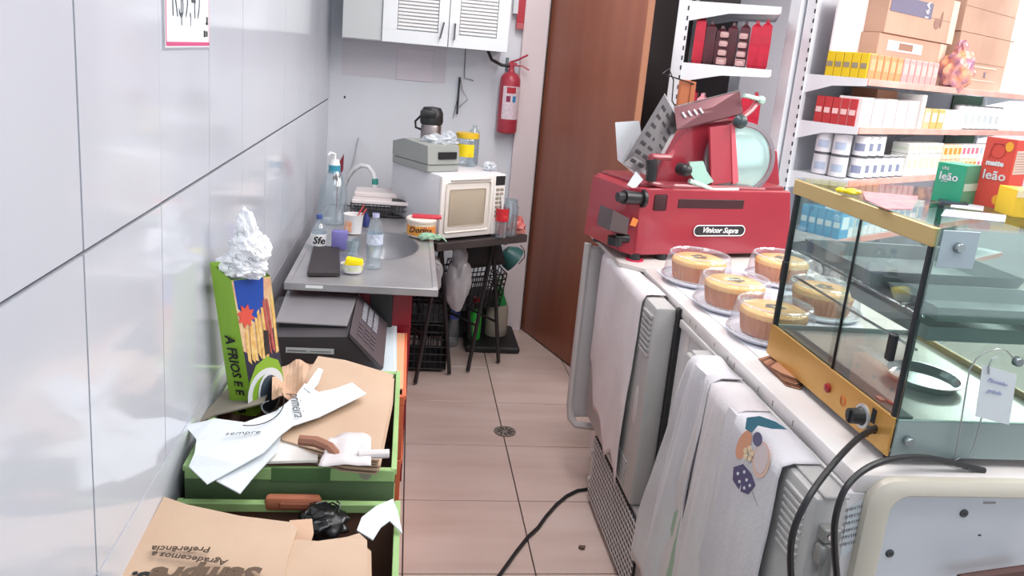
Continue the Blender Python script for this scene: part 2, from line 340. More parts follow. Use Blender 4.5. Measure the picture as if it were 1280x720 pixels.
# purple packet
c = at(424, 312, 'z', SZ)
b = MB(); b.box((c.x-.033, c.y-.01, SZ), (c.x+.033, c.y+.03, SZ+.08), .008, seg=2); tag(b.build('purple_packet', mat('lilac_plastic', (128, 122, 186), .5, col2=(110, 104, 170), sc=10), loc=(c.x, c.y, SZ)), 'lilac plastic packet standing on the sink beside the labelled bottle', 'packet')
# black slab lying on the drainer
q = [at(392, 310, 'z', SZ), at(424, 312, 'z', SZ), at(425, 345, 'z', SZ), at(384, 345, 'z', SZ)]
b = MB(); b.prism([(p.x, p.y, SZ) for p in q], (0, 0, .012)); tag(b.build('cutting_board', mat('charcoal_board', (52, 46, 48), .6), loc=(q[3].x+.05, q[3].y, SZ)), 'charcoal black board lying flat on the near left of the sink', 'board')
# tub with sponge
c = at(440, 340, 'z', SZ)
t = thing('sponge_tub', 'small white margarine tub holding a yellow sponge near front of sink', 'tub', c)
b = MB(); b.lathe([(.0, 0), (.034, 0), (.036, .003), (.042, .032), (.044, .034), (.041, .033), (.035, .006), (0, .005)], c, 32, sx=1.0, sy=.8); b.build('tub', whitepl, t)
b = MB(); b.lathe([(.0385, .01), (.0415, .026)], c, 32, sx=1.0, sy=.8); b.build('printed_band', mat('tub_print', (200, 214, 160), .5, col2=(235, 235, 225), sc=60), t)
b = MB(); b.box((-.033, -.02, 0), (.033, .02, .035), .008, Matrix.Translation((c.x+.004, c.y, SZ+.02)) @ Matrix.Rotation(.15, 4, 'Y'), 2)
tag(b.build('sponge', mat('yellow_sponge', (246, 222, 20), .9, bump=.4, bsc=150), loc=(c.x, c.y, SZ+.02)), 'bright yellow sponge sitting in the small white tub', 'sponge')
# clear PET bottle in front of the basin
c = at(467, 334, 'z', SZ)
t = thing('water_bottle', 'small empty clear water bottle with white label before the basin', 'bottle', c)
bottle(t, c, [(0, 0), (.026, 0), (.03, .006), (.031, .03), (.028, .045), (.031, .055), (.031, .14), (.024, .175), (.0125, .195), (.0125, .215)], cleard)
band(t, c, .0317, .095, .137, mat('pale_label', (214, 222, 236), .4, col2=(170, 180, 205), sc=90)); cyl_part(t, c, .0135, .2, .215, mat('lilac_cap', (190, 190, 225), .4), 'cap')
# glass cup
c = at(441, 319, 'z', SZ)
b = MB(); b.lathe([(0, .002), (.022, .002), (.024, 0), (.03, .065), (.0285, .065), (.022, .008), (0, .008)], c, 28); tag(b.build('glass_cup', cleard, loc=c), 'clear glass cup on the sink between the bottle and purple packet', 'cup')
# tub with straws
c = at(441, 296, 'y', 3.6); c.z = SZ
t = thing('straw_tub', 'white tub with red and yellow print behind the basin edge', 'tub', c)
b = MB(); b.lathe([(0, 0), (.036, 0), (.044, .085), (.046, .088), (.043, .088), (.035, .004), (0, .004)], c, 28); b.build('tub', whitepl, t)
band(t, c, .0415, .01, .07, mat('tub_picture', (238, 150, 80), .5, col2=(240, 238, 235), sc=25), 'picture', 3.3, 4.6)
for k, (dx, dz) in enumerate(((.045, .135), (.055, .115))):
    b = MB(); b.tube([(c.x-.01+k*.01, c.y, SZ+.02), (c.x+dx, c.y-.01, SZ+dz)], .0035, 6)
    tag(b.build('straw', mat('coral_straw', (214, 84, 84), .4), loc=(c.x, c.y, SZ+.02)), ['coral drinking straw leaning in the white tub, the taller one', 'coral drinking straw leaning in the white tub, the shorter one'][k], 'straw', 'straws in the tub')
# margarine tub
c = at(526, 296, 'y', 3.62); c.z = SZ
t = thing('margarine_tub', 'yellow and orange printed margarine tub at right of basin', 'tub', c)
b = MB(); b.lathe([(0, 0), (.058, 0), (.062, .004), (.068, .075), (0, .075)], c, 32); b.build('tub', mat('tub_cream', (236, 220, 200), .4), t)
band(t, c, .0665, .012, .066, mat('tub_orange', (240, 176, 60), .4, col2=(226, 120, 70), sc=18), 'printed_band'); 
b = MB(); b.lathe([(.07, .07), (.072, .074), (.072, .082), (.068, .086), (0, .086)], c, 32); b.build('lid', mat('lid_cream', (240, 226, 214), .4), t)
text('Dorina', .036, (c.x-.006, c.y-.0695, c.z+.04), (1, 0, 0), (0, 0, 1), ink, t, shear=.2, off=.0008)
b = MB(); b.box((c.x-.045, c.y-.03, SZ+.086), (c.x+.09, c.y+.03, SZ+.098), .005, seg=2); tag(b.build('red_plate', mat('lid_red', (196, 52, 66), .4), loc=(c.x, c.y, SZ+.086)), 'flat red plastic plate lying on top of the margarine tub', 'plate')
b = MB()
for k in range(7): b.ball((c.x+.035+random.uniform(-.035, .04), c.y-.085+random.uniform(-.01, .01), SZ+.014+random.uniform(0, .008)), (.026, .016, .013), 2, .3, k)
b.tube([(c.x+.07, c.y-.09, SZ+.014), (c.x+.095, c.y-.1, SZ+.02), (c.x+.115, c.y-.12, SZ+.006)], .005, 6, rr=[.006, .005, .002])
tag(b.build('dish_cloth', mat('mint_cloth', (150, 188, 160), .9, bump=.4, bsc=80), loc=(c.x+.03, c.y-.08, SZ)), 'crumpled mint green dish cloth in front of the margarine tub', 'cloth')
# blue bottle scrap behind
c = at(457, 297, 'y', 3.75); c.z = SZ
b = MB(); b.lathe([(0, 0), (.018, 0), (.018, .04), (.008, .055), (.008, .065), (0, .065)], c, 16); tag(b.build('blue_bottle', mat('dark_blue_plastic', (40, 50, 110), .4), loc=c), 'tiny dark blue bottle behind the basin beside the straw tub', 'bottle')
# dish rack
def rack():
    x0, x1, y0, y1 = -.262, .07, 3.98, 4.2; z0 = SZ
    t = thing('dish_rack', 'black wire dish rack at far end of the sink', 'dish rack', (-.1, 4.1, z0))
    b = MB()
    for z in (z0+.005, z0+.035, z0+.06): b.tube([(x0, y0, z), (x1, y0, z), (x1, y1, z), (x0, y1, z), (x0, y0, z)], .003, 6)
    b.build('frame', blackm, t); b = MB()
    for k in range(19):
        x = x0+(x1-x0)*k/18; b.tube([(x, y0, z0+.002), (x, y0, z0+.062)], .0018, 5)
    b.build('front_wires', blackm, t); b = MB()
    b.box((x0+.01, y0+.01, z0), (x1-.01, y1-.01, z0+.004)); b.build('base_tray', mat('rack_tray', (60, 56, 58), .5), t)
    b = MB(); b.tube([(x0-.03, y0-.02, z0), (x0-.03, y0-.02, z0+.05), (x0-.03, y0+.05, z0+.05), (x0-.03, y0+.05, z0)], .0025, 6); b.tube([(x0-.03, y0-.02, z0+.05), (x0, y0, z0+.05)], .0025, 6); b.build('side_hook', blackm, t)
    b = MB(); b.box((x0+.004, y0-.012, z0+.064), (x1+.02, y1+.02, z0+.082), .003); b.box((x0+.01, y0+.08, z0+.082), (x1-.02, y1+.02, z0+.105), .004)
    tag(b.build('white_tray', mat('warm_white', (228, 218, 216), .5), loc=(-.1, 4.1, z0+.064)), 'off-white flat tray lying on top of the dish rack', 'tray')
    b = MB(); b.box((-.06, 3.985, z0+.083), (.015, 4.04, z0+.087)); tag(b.build('knife', blackm, loc=(-.02, 4.0, z0+.083)), 'dark flat knife on the off-white tray', 'knife')
rack()
t = thing('faucet', 'white curved faucet with teal and chrome aerator over the sink', 'faucet', (-.305, 4.35, SZ))
pts = [(-.325, 4.33, .85), (-.325, 4.33, .93), (-.305, 4.31, .985), (-.275, 4.29, 1.03), (-.235, 4.27, 1.062), (-.195, 4.25, 1.06), (-.17, 4.24, 1.03), (-.16, 4.235, 1.0)]
b = MB(); b.tube(pts, .0115, 12); b.build('spout', whitepl, t)
c = Vector((-.157, 4.233, .0)); b = MB(); b.cyl((c.x, c.y, 1.0), (c.x, c.y, .972), .017); b.build('teal_collar', mat('teal', (60, 150, 140), .4), t)
b = MB(); b.cyl((c.x, c.y, .972), (c.x, c.y, .95), .015); b.build('white_ring', whitepl, t)
b = MB(); b.lathe([(.014, .95), (.019, .935), (.02, .915), (.022, .905), (0, .905)], (c.x, c.y, 0), 20); b.build('aerator', mat('worn_bronze', (170, 140, 126), .35, .7), t)
b = MB(); b.prism([at(*p, 'y', 4.12) for p in ((418, 222), (421, 208), (430, 192), (429, 212), (423, 226))], (0, .006, 0)); q_ = at(422, 222, 'y', 4.123); b.tube([(q_.x, q_.y, SZ), (q_.x, q_.y, q_.z)], .003, 6); tag(b.build('red_flag', mat('maroon_paper', (130, 36, 56), .6), loc=(q_.x, 4.12, SZ)), 'pointed maroon card sticking up behind the water jug', 'card')
b = MB(); b.tube([(-.36, 4.72, .80), (-.30, 4.75, 1.0), (-.28, 4.79, 1.15)], .006, 8); tag(b.build('wall_pipe', mat('pale_pipe', (206, 210, 214), .4), loc=(-.36, 4.72, .8)), 'thin pale pipe leaning on the back wall behind jug', 'pipe')

# ================= trestle table and microwave =================
TA = math.radians(33); TP = Vector((.174, 3.732, .80))
t = thing('trestle_table', 'black trestle table carrying the microwave', 'table', TP - Vector((0, 0, .8)), rotz=TA, local=True)
b = MB(); b.box((-.02, -.02, .755), (.555, .47, .795), .003); b.build('table_top', mat('dark_stained_top', (52, 44, 46), .45, col2=(72, 62, 62), sc=8, stretch=(1, 6, 1)), t)
for k, (xc, s) in enumerate(((.13, .10), (.47, .10))):
    tr = None
    for (dx0, dx1, yy) in ((-.005, -.11, .04), (.0, .11, .06), (-.005, -.11, .40), (.0, .11, .42)):
        b = MB(); b.tube([(xc+dx0, yy+.10*(yy < .2), .757), (xc+dx1*1.05, yy+.10*(yy < .2), .01)], .011, 8); b.build('leg', blackm, t)
    b = MB(); b.tube([(xc-.07, .14, .26), (xc-.07, .40, .26)], .007, 6); b.build('crossbar', blackm, t)
    b = MB(); b.tube([(xc+.07, .16, .26), (xc+.07, .42, .26)], .007, 6); b.build('crossbar', blackm, t)
    b = MB(); b.tube([(xc, .05, .74), (xc, .42, .74)], .011, 8); b.build('crossbar', blackm, t)
cream = mat('microwave_white', (232, 228, 224), .35); 
t = thing('microwave', 'white microwave oven on the black trestle table', 'microwave', TP + Vector((0, 0, -.004)), rotz=TA, local=True)
b = MB(); b.box((0, .02, .012), (.392, .45, .322), .008, seg=2); b.build('body', mat('microwave_case', (214, 214, 218), .45), t)
b = MB()
for x in (.04, .35):
    for y in (.06, .4): b.cyl((x, y, 0), (x, y, .014), .014)
b.build('foot', black, t)
b = MB(); b.box((.0, 0, .014), (.318, .022, .32), .008, seg=2); dr = b.build('door', cream, t)
b = MB(); b.box((.022, -.003, .045), (.292, .002, .288), .012, seg=3); b.build('door_frame', mat('door_inner_frame', (222, 216, 208), .4), dr)
b = MB(); b.box((.045, -.0055, .075), (.262, -.002, .255), .006, seg=2); b.build('window_pane', mat('oven_window', (176, 164, 146), .15), dr)
b = MB(); b.box((.05, -.009, .296), (.29, -.002, .301)); b.build('vent_slot', mat('slot_grey', (170, 166, 160), .5), dr)
b = MB(); b.box((.318, .0, .014), (.392, .022, .32), .006, seg=2); pn = b.build('control_panel', cream, t)
b = MB(); b.box((.326, -.003, .265), (.386, .002, .312), .002); b.build('display', black, pn)
for r in range(7):
    for q in range(2):
        b = MB(); b.box((.332+q*.026, -.003, .235-r*.022), (.354+q*.026, .002, .25-r*.022), .002); b.build('button', mat('button_grey', (150, 140, 128), .5), pn)
ft = lambda x, y, z: TP + Vector((*rot2(x, y, TA), z))
t = thing('ticket_printer', 'grey ticket printer with black paper slot on the microwave', 'printer', ft(-.02, .06, .319), rotz=TA, local=True)
pg = mat('printer_grey', (156, 160, 156), .5)
b = MB(); b.box((.0, .04, 0), (.185, .36, .035), .004); b.prism([(0, .04, .038), (.0, .36, .038), (.0, .36, .11), (.0, .26, .135), (.0, .05, .125)], (.185, 0, 0)); b.build('case', pg, t, smooth=False)
b = MB(); b.box((.06, .034, .062), (.165, .046, .096), .001); b.build('paper_slot', black, t)
b = MB(); b.box((.01, .037, .035), (.175, .05, .038)); b.build('seam', mat('seam_grey', (110, 112, 110), .6), t)
# thermos
c = ft(.165, .36, .319)
t = thing('thermos_flask', 'steel pump thermos with black top standing behind the grey printer', 'thermos', c)
b = MB(); b.lathe([(0, 0), (.052, 0), (.052, .19), (.048, .20), (0, .20)], c, 28); b.build('body', mat('brushed_thermos', (150, 142, 142), .3, .85), t)
b = MB(); b.lathe([(.05, .20), (.054, .215), (.052, .26), (.04, .285), (0, .29)], c, 24, sx=1.1); b.box((c.x-.06, c.y-.06, c.z+.235), (c.x+.02, c.y-.02, c.z+.275), .012, seg=2); b.build('pump_head', black, t)
b = MB(); b.tube([(c.x-.055, c.y, c.z+.24), (c.x-.082, c.y-.01, c.z+.21), (c.x-.078, c.y-.01, c.z+.18), (c.x-.05, c.y, c.z+.17)], .006, 8); b.build('handle', black, t)
c = ft(.11, .21, .455)
b = MB(); b.ball(c, (.078, .06, .03), 4, .25, 3, 2.5); b.ball(c+Vector((.05, 0, .016)), (.04, .03, .034), 4, .25, 9, 2.5)
tag(b.build('plastic_bag', clear('milky_bag', (240, 244, 248), .12, .2, .45), loc=c), 'crumpled white plastic bag on top of the grey printer', 'plastic bag')
c = ft(.335, .27, .319)
t = thing('lidded_jar', 'clear jar with yellow lid and yellow label on microwave', 'jar', c)
b = MB(); b.lathe([(0, 0), (.056, 0), (.06, .006), (.06, .13), (.054, .145)], c, 28); b.build('body', cleard, t)
b = MB(); b.lathe([(.058, .143), (.06, .145), (.06, .168), (0, .17)], c, 28); b.build('lid', mat('yellow_lid', (226, 186, 40), .4), t)
band(t, c, .061, .05, .115, mat('yellow_label', (240, 214, 30), .4, col2=(222, 130, 20), sc=14, amt=.62), 'label_sheet', 3.6, 5.3)
c = ft(.40, .30, .319)
b = MB(); b.lathe([(0, 0), (.03, 0), (.03, .17), (.012, .19), (.012, .205), (0, .205)], c, 20); tag(b.build('clear_bottle', cleard, loc=c), 'slim clear bottle behind the jar with yellow lid', 'bottle')
c = ft(.36, .10, .319+.022)
b = MB(); b.ball(c, (.034, .032, .024), 3, .25, 4); tag(b.build('bag_bundle', clear('milky_bag', (240, 244, 248), .12, .2, .45), loc=c), 'knotted clear plastic bundle on the right corner of the microwave', 'bundle')
# glass jar with red label, snack bag in front of microwave
c = ft(.36, -.0, .0); c = ft(.345, -.005, -.004); 
c = ft(.44, .0, -.004) - Vector((0, 0, .0))
t = thing('glass_jar', 'open glass jar standing beside the microwave door', 'jar', c)
b = MB(); b.lathe([(0, .002), (.036, .002), (.04, .008), (.04, .15), (.032, .17), (.032, .19), (.03, .19), (.03, .17), (.037, .148), (.037, .012), (0, .012)], c, 28); b.build('body', cleard, t)
c2 = ft(.375, -.012, -.004)
t = thing('red_cup', 'clear cup with red wrapper and a white straw on table', 'cup', c2)
b = MB(); b.lathe([(0, .001), (.03, .001), (.034, .14), (.032, .14), (.028, .006), (0, .006)], c2, 24); b.build('cup', cleard, t)
band(t, c2, .0345, .085, .15, mat('wrapper_red', (200, 40, 50), .4, col2=(226, 120, 110), sc=30, amt=.7), 'wrapper')
b = MB(); b.ball(c2+Vector((0, 0, .04)), (.024, .022, .034), 2, .4, 2); b.build('pink_filling', mat('pink_sweets', (206, 90, 110), .5, col2=(190, 120, 90), sc=40), t)
b = MB(); b.tube([c2+Vector((.005, 0, .1)), c2+Vector((-.012, .0, .215))], .005, 6); b.build('straw', whitepl, t)
c = ft(.50, .02, -.004)
b = MB(); b.ball(c+Vector((0, 0, .035)), (.05, .035, .034), 3, .35, 6, 3); b.prism([c+Vector((-.05, 0, .004)), c+Vector((.055, .0, .004)), c+Vector((.035, .01, .09)), c+Vector((-.02, .01, .1))], (0, .006, 0))
tag(b.build('snack_bag', mat('snack_red', (190, 60, 76), .35, col2=(206, 150, 130), sc=25, amt=.5), loc=c), 'crumpled red and cream snack bag at right end of table', 'snack bag')

# ---- under the table ----
def u(x, y, z): return ft(x, y, z-.8)
c = at(563, 431, 'z', 0)
t = thing('water_bottle', 'tall clear water bottle with blue label and cap under the table', 'bottle', c)
bottle(t, c, [(0, 0), (.04, 0), (.046, .01), (.046, .12), (.042, .15), (.046, .17), (.046, .24), (.034, .29), (.016, .32), (.016, .34)], cleard)
band(t, c, .0468, .175, .235, mat('bottle_label_blue', (50, 60, 150), .4, col2=(90, 110, 190), sc=20)); cyl_part(t, c, .019, .335, .365, mat('bright_blue', (40, 90, 200), .4), 'cap')
bl = c
c = at(592, 423, 'z', .04); c.z = .0
t = thing('cleaner_bottle', 'green cleaning bottle with red cap standing under the table', 'bottle', c)
gz = .04
b = MB(); b.lathe([(0, gz), (.034, gz), (.038, gz+.01), (.038, gz+.17), (.03, gz+.2), (.018, gz+.215), (.018, gz+.225), (0, gz+.225)], c, 24, sx=1, sy=.8); b.build('body', mat('vivid_green', (52, 190, 70), .35), t)
cyl_part(t, c, .019, gz+.22, gz+.255, mat('cap_red', (180, 50, 60), .4), 'cap')
b = MB(); b.prism([(c.x-.012, c.y-.0335, gz+.05), (c.x+.02, c.y-.0335, gz+.06), (c.x+.024, c.y-.0335, gz+.14), (c.x-.006, c.y-.0335, gz+.12)], (0, .003, 0)); b.build('label_sheet', mat('label_palegreen', (214, 236, 200), .4, col2=(180, 120, 90), sc=30), t)
c = at(619, 418, 'z', .04); c.z = 0
t = thing('spray_jug', 'translucent white spray jug with green top at the wall corner', 'jug', c)
b = MB(); b.lathe([(0, .04), (.062, .04), (.068, .05), (.068, .2), (.06, .235), (.03, .28), (0, .28)], c, 28, sx=1, sy=.8); b.build('body', mat('milky_plastic', (188, 184, 170), .4, col2=(170, 164, 150), sc=4), t)
b = MB(); b.lathe([(.055, .24), (.032, .30), (.028, .34), (0, .34)], c, 24); b.build('collar', mat('deep_green', (40, 150, 80), .4), t)
b = MB(); b.tube([(c.x, c.y, .34), (c.x, c.y, .385)], .01); b.box((c.x-.05, c.y-.012, .375), (c.x+.02, c.y+.012, .4), .005); b.build('trigger', mat('pale_green', (150, 190, 160), .4), t)
b = MB(); b.box((.40, 4.34, 0), (.72, 4.74, .038), .01)
tag(b.build('floor_tray', mat('dark_tray', (34, 32, 34), .6), loc=(.56, 4.5, 0)), 'low dark tray on the floor holding the cleaning bottles', 'tray')
c = Vector((.44, 4.28, .66))
t = thing('black_bucket', 'large black bin lying tilted on crates under the table', 'bucket', c)
Mx = Matrix.Rotation(1.25, 4, 'Y')
b = MB(); b.lathe([(0, -.12), (.10, -.12), (.13, .10), (.135, .10), (.105, -.125), (0, -.125)], c, 32, M=Mx); b.build('shell', mat('bucket_black', (30, 30, 33), .5), t)
b = MB(); b.lathe([(.04, .0), (.066, .04), (.07, .07), (.073, .07), (.07, .036), (.04, -.008)], (.58, 4.30, .62), 28, close=True, M=Matrix.Rotation(2.2, 4, 'Y'))
tag(b.build('teal_bowl', mat('teal_bowl', (46, 96, 94), .4), loc=(.6, 4.28, .55)), 'dark teal plastic bowl hanging beside the black bin', 'bowl')
b = MB(); b.tube([(.66, 4.30, .56), (.69, 4.3, .60), (.685, 4.3, .64), (.66, 4.3, .67)], .0025, 6); tag(b.build('wire_loop', blackm, loc=(.67, 4.3, .56)), 'thin black wire loop beside the teal bowl', 'wire')
# plastic crates
def crate_black(name, label, c, w, d, h, rot, tilt=0):
    t = thing(name, label, 'crate', c, 'black plastic crates under the table', rotz=rot, local=True); t.rotation_euler.x = tilt
    m = mat('crate_black', (30, 29, 32), .5)
    for (a, bb, n) in (((0, 0), (w, 0), 'front_panel'), ((0, d), (w, d), 'back_panel'), ((0, 0), (0, d), 'side_panel'), ((w, 0), (w, d), 'side_panel')):
        b = MB(); a = Vector((*a, 0)); bb = Vector((*bb, 0)); L = (bb-a).length; e = (bb-a).normalized()
        for z in [h*i/6 for i in range(7)]: b.tube([a+Vector((0, 0, z)), bb+Vector((0, 0, z))], .004, 5)
        n2 = int(L/.028)
        for k in range(n2+1): b.tube([a+e*L*k/n2, a+e*L*k/n2+Vector((0, 0, h))], .0035, 5)
        b.build(n, m, t)
    b = MB(); b.box((0, 0, -.004), (w, d, .004)); b.build('bottom', m, t)
crate_black('plastic_crate', 'black mesh crate under the table next to the red cabinet, the lower one', (.07, 4.03, .02), .20, .34, .25, 0)
crate_black('plastic_crate', 'black mesh crate next to the red cabinet, standing on the lower crate', (.075, 4.05, .28), .20, .30, .24, 0)
crate_black('plastic_crate', 'black mesh crate tilted behind the green cleaning bottle', (.34, 4.35, .25), .28, .22, .22, .45, .25)
c = Vector((.30, 3.98, .52))
b = MB(); b.ball(c, (.07, .06, .14), 4, .12, 5, 1.8); b.ball(c+Vector((.0, -.01, .13)), (.04, .03, .09), 3, .12, 8)
tag(b.build('hanging_bag', clear('hazy_bag', (226, 226, 230), .12, .25, .4, (232, 230, 234)), loc=c), 'hazy clear plastic bag hanging from the left trestle', 'plastic bag')
b = MB(); c = Vector((.16, 3.84, .60)); b.ball(c, (.05, .04, .10), 4, .12, 15, 2)
tag(b.build('hanging_bag', clear('hazy_bag'), loc=c), 'small hazy bag squeezed between the sink corner and the trestle', 'plastic bag')
b = MB(); b.box((.06, 4.58, 0), (.62, 4.78, .26), .01); tag(b.build('storage_box', mat('dark_box', (40, 36, 40), .7), loc=(.35, 4.65, 0)), 'dark box at the wall behind crates under table', 'box')
# ================= stacked produce crates on the left =================
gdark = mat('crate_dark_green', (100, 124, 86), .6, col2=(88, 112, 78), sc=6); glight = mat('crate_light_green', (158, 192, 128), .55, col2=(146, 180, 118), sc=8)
orange = mat('crate_orange', (222, 112, 74), .55, col2=(206, 98, 66), sc=6); liner = mat('crate_liner_brown', (124, 92, 76), .85, col2=(104, 78, 66), sc=5)
def crate(label, x0, x1, y0, y1, z0, z1, out, rim, group=None, notch=True):
    t = thing('produce_crate', label, 'crate', ((x0+x1)/2, y0, z0), group); w = .005; h = z1-z0
    b = MB(); b.box((x0, y0, z0), (x1, y0+w, z1-.022)); fp = b.build('front_panel', out, t)
    b = MB(); b.box((x0, y0-.002, z1-.03), (x1, y0+w+.008, z1), .002); b.build('front_rim', rim, t)
    b = MB(); b.box((x0, y1-w, z0), (x1, y1, z1-.022)); b.build('back_panel', out, t)
    b = MB(); b.box((x0, y1-w-.012, z1-.022), (x1, y1+.001, z1), .002); b.build('back_rim', rim, t)
    for (a, c_) in ((x0, x0+w), (x1-w, x1)):
        b = MB(); b.box((a, y0+w, z0), (c_, y1-w, z1)); sp = b.build('side_panel', out, t)
        b = MB(); b.box((a-.004, y0, z1-.012), (c_+.004, y1, z1+.002), .001); b.build('side_rim', rim, t)
        for k in range(5):
            b = MB(); yy = y0+.04+k*(y1-y0-.08)/4; b.box((a-.0015, yy-.008, z1-.05), (c_+.0015, yy+.008, z1-.035)); b.build('slot', black, sp)
    b = MB(); b.box((x0+w, y0+w, z0), (x1-w, y1-w, z0+.005)); b.build('bottom', liner, t)
    b = MB(); b.box((x0+w+.001, y0+w, z0+.01), (x1-w-.001, y0+w+.001, z1-.035)); b.box((x0+w+.001, y1-w-.0015, z0+.01), (x1-w-.001, y1-w-.0005, z1-.024)); b.box((x1-w-.0015, y0+w, z0+.01), (x1-w-.0005, y1-w, z1-.014)); b.box((x0+w+.0005, y0+w, z0+.01), (x0+w+.0015, y1-w, z1-.014)); b.build('liner', liner, t)
    return t
XL = -.448
for k in range(2): crate('orange crate under the scale crate, %s from the floor' % ordn(k), XL, .036, 2.30, 2.86, k*.217, k*.217+.212, orange, orange, 'orange produce crates under the scale')
cr = crate('orange cardboard crate carrying the black scale, topmost of its stack', XL, .036, 2.30, 2.86, .434, .648, orange, orange, 'orange produce crates under the scale')
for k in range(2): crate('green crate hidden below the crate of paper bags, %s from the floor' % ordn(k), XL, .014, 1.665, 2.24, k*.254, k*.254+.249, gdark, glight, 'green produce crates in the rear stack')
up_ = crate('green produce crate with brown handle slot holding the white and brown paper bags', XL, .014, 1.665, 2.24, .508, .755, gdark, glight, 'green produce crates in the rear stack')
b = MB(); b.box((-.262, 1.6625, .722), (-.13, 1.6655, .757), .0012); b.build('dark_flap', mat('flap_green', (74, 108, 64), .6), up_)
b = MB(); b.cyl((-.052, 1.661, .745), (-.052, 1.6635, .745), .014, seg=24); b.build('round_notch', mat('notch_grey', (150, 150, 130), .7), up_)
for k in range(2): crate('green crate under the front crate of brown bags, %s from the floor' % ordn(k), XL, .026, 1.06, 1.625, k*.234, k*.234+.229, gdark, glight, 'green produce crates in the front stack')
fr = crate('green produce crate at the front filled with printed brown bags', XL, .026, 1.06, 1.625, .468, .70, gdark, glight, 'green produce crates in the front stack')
b = MB(); b.box((-.266, 1.604, .682), (-.145, 1.63, .716), .01, seg=2); b.build('handle_flap', mat('flap_brown', (178, 108, 78), .7), fr)
b = MB(); b.box((-.235, 1.600, .690), (-.15, 1.606, .708), .004); b.build('handle_inset', mat('flap_inset', (158, 92, 66), .7), fr)

# ---- bags ----
def sheet(name, pts, m, label, cat, group=None, th=.003, par=None):
    P = [at(u_, v_, 'z', z) for (u_, v_, z) in pts]; cx = sum((p for p in P), Vector())/len(P)
    b = MB(); b.prism([p for p in P], (0, 0, th)); bmesh.ops.triangulate(b.bm, faces=[f for f in b.bm.faces if len(f.verts) > 4])
    o = b.build(name, m, par, smooth=False, loc=None if par else Vector((cx.x, cx.y, min(p.z for p in P))))
    return tag(o, label, cat, group) if not par else o
def pile(name, pts, n, dz, m, labels, cat, group, jit=.006, th=.0035):
    random.seed(len(pts)+n)
    for k in range(n):
        P = [at(u_, v_, 'z', z) for (u_, v_, z) in pts]; d = Vector((random.uniform(-jit, jit), random.uniform(-jit, jit), -(n-1-k)*dz))
        P = [p+d for p in P]; c = sum(P, Vector())/len(P)
        b = MB(); b.prism(P, (0, 0, th)); bmesh.ops.triangulate(b.bm, faces=[f for f in b.bm.faces if len(f.verts) > 4])
        tag(b.build(name, m, smooth=False, loc=c), labels(k), cat, group)
kraft2 = mat('kraft_paper_light', (198, 172, 148), .8, col2=(188, 160, 136), sc=4, bump=.2, bsc=14)
pile('paper_bag', [(398, 447, .80), (432, 452, .80), (492, 470, .79), (490, 500, .79), (474, 578, .785), (430, 574, .785), (352, 552, .785), (362, 510, .79)], 6, .0065, kraft2,
     lambda k: 'flat brown paper bag in the pile inside the rear green crate, %s from the bottom' % ordn(k) if k < 5 else 'topmost flat brown paper bag of the pile in the rear green crate', 'paper bag', 'brown bags in the rear crate')
# crumpled brown bag
b = MB()
def f_(i, j):
    p = at(340+60*i, 500-46*j, 'z', .79); n = noise.noise(Vector((i*4, j*3, 2)))
    return p + Vector((0, 0, .018*n+.012*math.sin(i*9+j*3)))
b.grid(14, 10, f_); tag(b.build('paper_bag', kraft, solid=.002, smooth=False, loc=at(370, 480, 'z', .79)), 'crumpled brown paper bag behind the white printed bags', 'paper bag')
# printed white bags
A = [(268, 524, .805), (306, 529, .808), (345, 515, .812), (370, 495, .815), (381, 480, .815), (398, 491, .812), (418, 487, .812), (440, 479, .815), (458, 493, .815), (399, 522, .81), (366, 533, .81), (350, 545, .805), (330, 566, .795), (300, 583, .785), (259, 606, .768), (236, 584, .772), (243, 568, .785)]
A += [(240+6*math.sin(k), 562-6*k, .79) for k in range(1, 6)] + [(258, 527, .80)]
t = thing('printed_bag', 'white printed paper bag draped over the brown bags and crate edge', 'paper bag', at(330, 550, 'z', .79))
sheet('sheet', A, paper, None, None, par=t, th=.0025)
tz = .816
o = at(303, 541, 'z', .811); text('sempre', .026, o, at(330, 541, 'z', .81)-at(276, 544, 'z', .81), (0, 1, 0), ink, t, shear=.3, off=-.0004)
o = at(371, 506, 'z', tz+.0035); text('primeira', .040, o, at(377, 527, 'z', tz)-at(368, 488, 'z', tz), at(385, 500, 'z', tz)-at(369, 505, 'z', tz), ink, t, shear=.3, off=-.0004)
b = MB(); pts = [at(310+45*math.sin(a), 498-31*math.cos(a)+4, 'z', .8165) for a in [1.25+.12*k for k in range(18)]]; pts = [p+Vector((0, 0, .002)) for p in pts]; b.tube(pts, .0012, 5); b.build('printed_arc', ink, t)
b = MB(); pts = [at(338+11*math.cos(a), 509+8*math.sin(a), 'z', .8160) for a in [.35*k for k in range(14)]]; b.tube(pts, .0006, 4); b.build('printed_swirl', mat('pale_print', (150, 160, 170), .7), t)
sheet('printed_bag', [(331, 560, .782), (352, 543, .79), (346, 566, .782), (318, 596, .77), (300, 618, .755), (270, 602, .765)], paper, 'white paper bag tail hanging over the front of the rear green crate', 'paper bag')
sheet('paper_strip', [(398, 461, .822), (404, 463, .822), (398, 480, .818), (388, 492, .816), (380, 486, .816)], paper, 'narrow white paper strip sticking up from the printed bag', 'paper')
sheet('white_carton', [(346, 543, .782), (377, 541, .782), (373, 562, .776), (398, 566, .775), (397, 578, .768), (324, 580, .765)], mat('warm_paper', (232, 228, 222), .6), 'white carton lid at the front edge of the rear green crate', 'carton', th=.006)
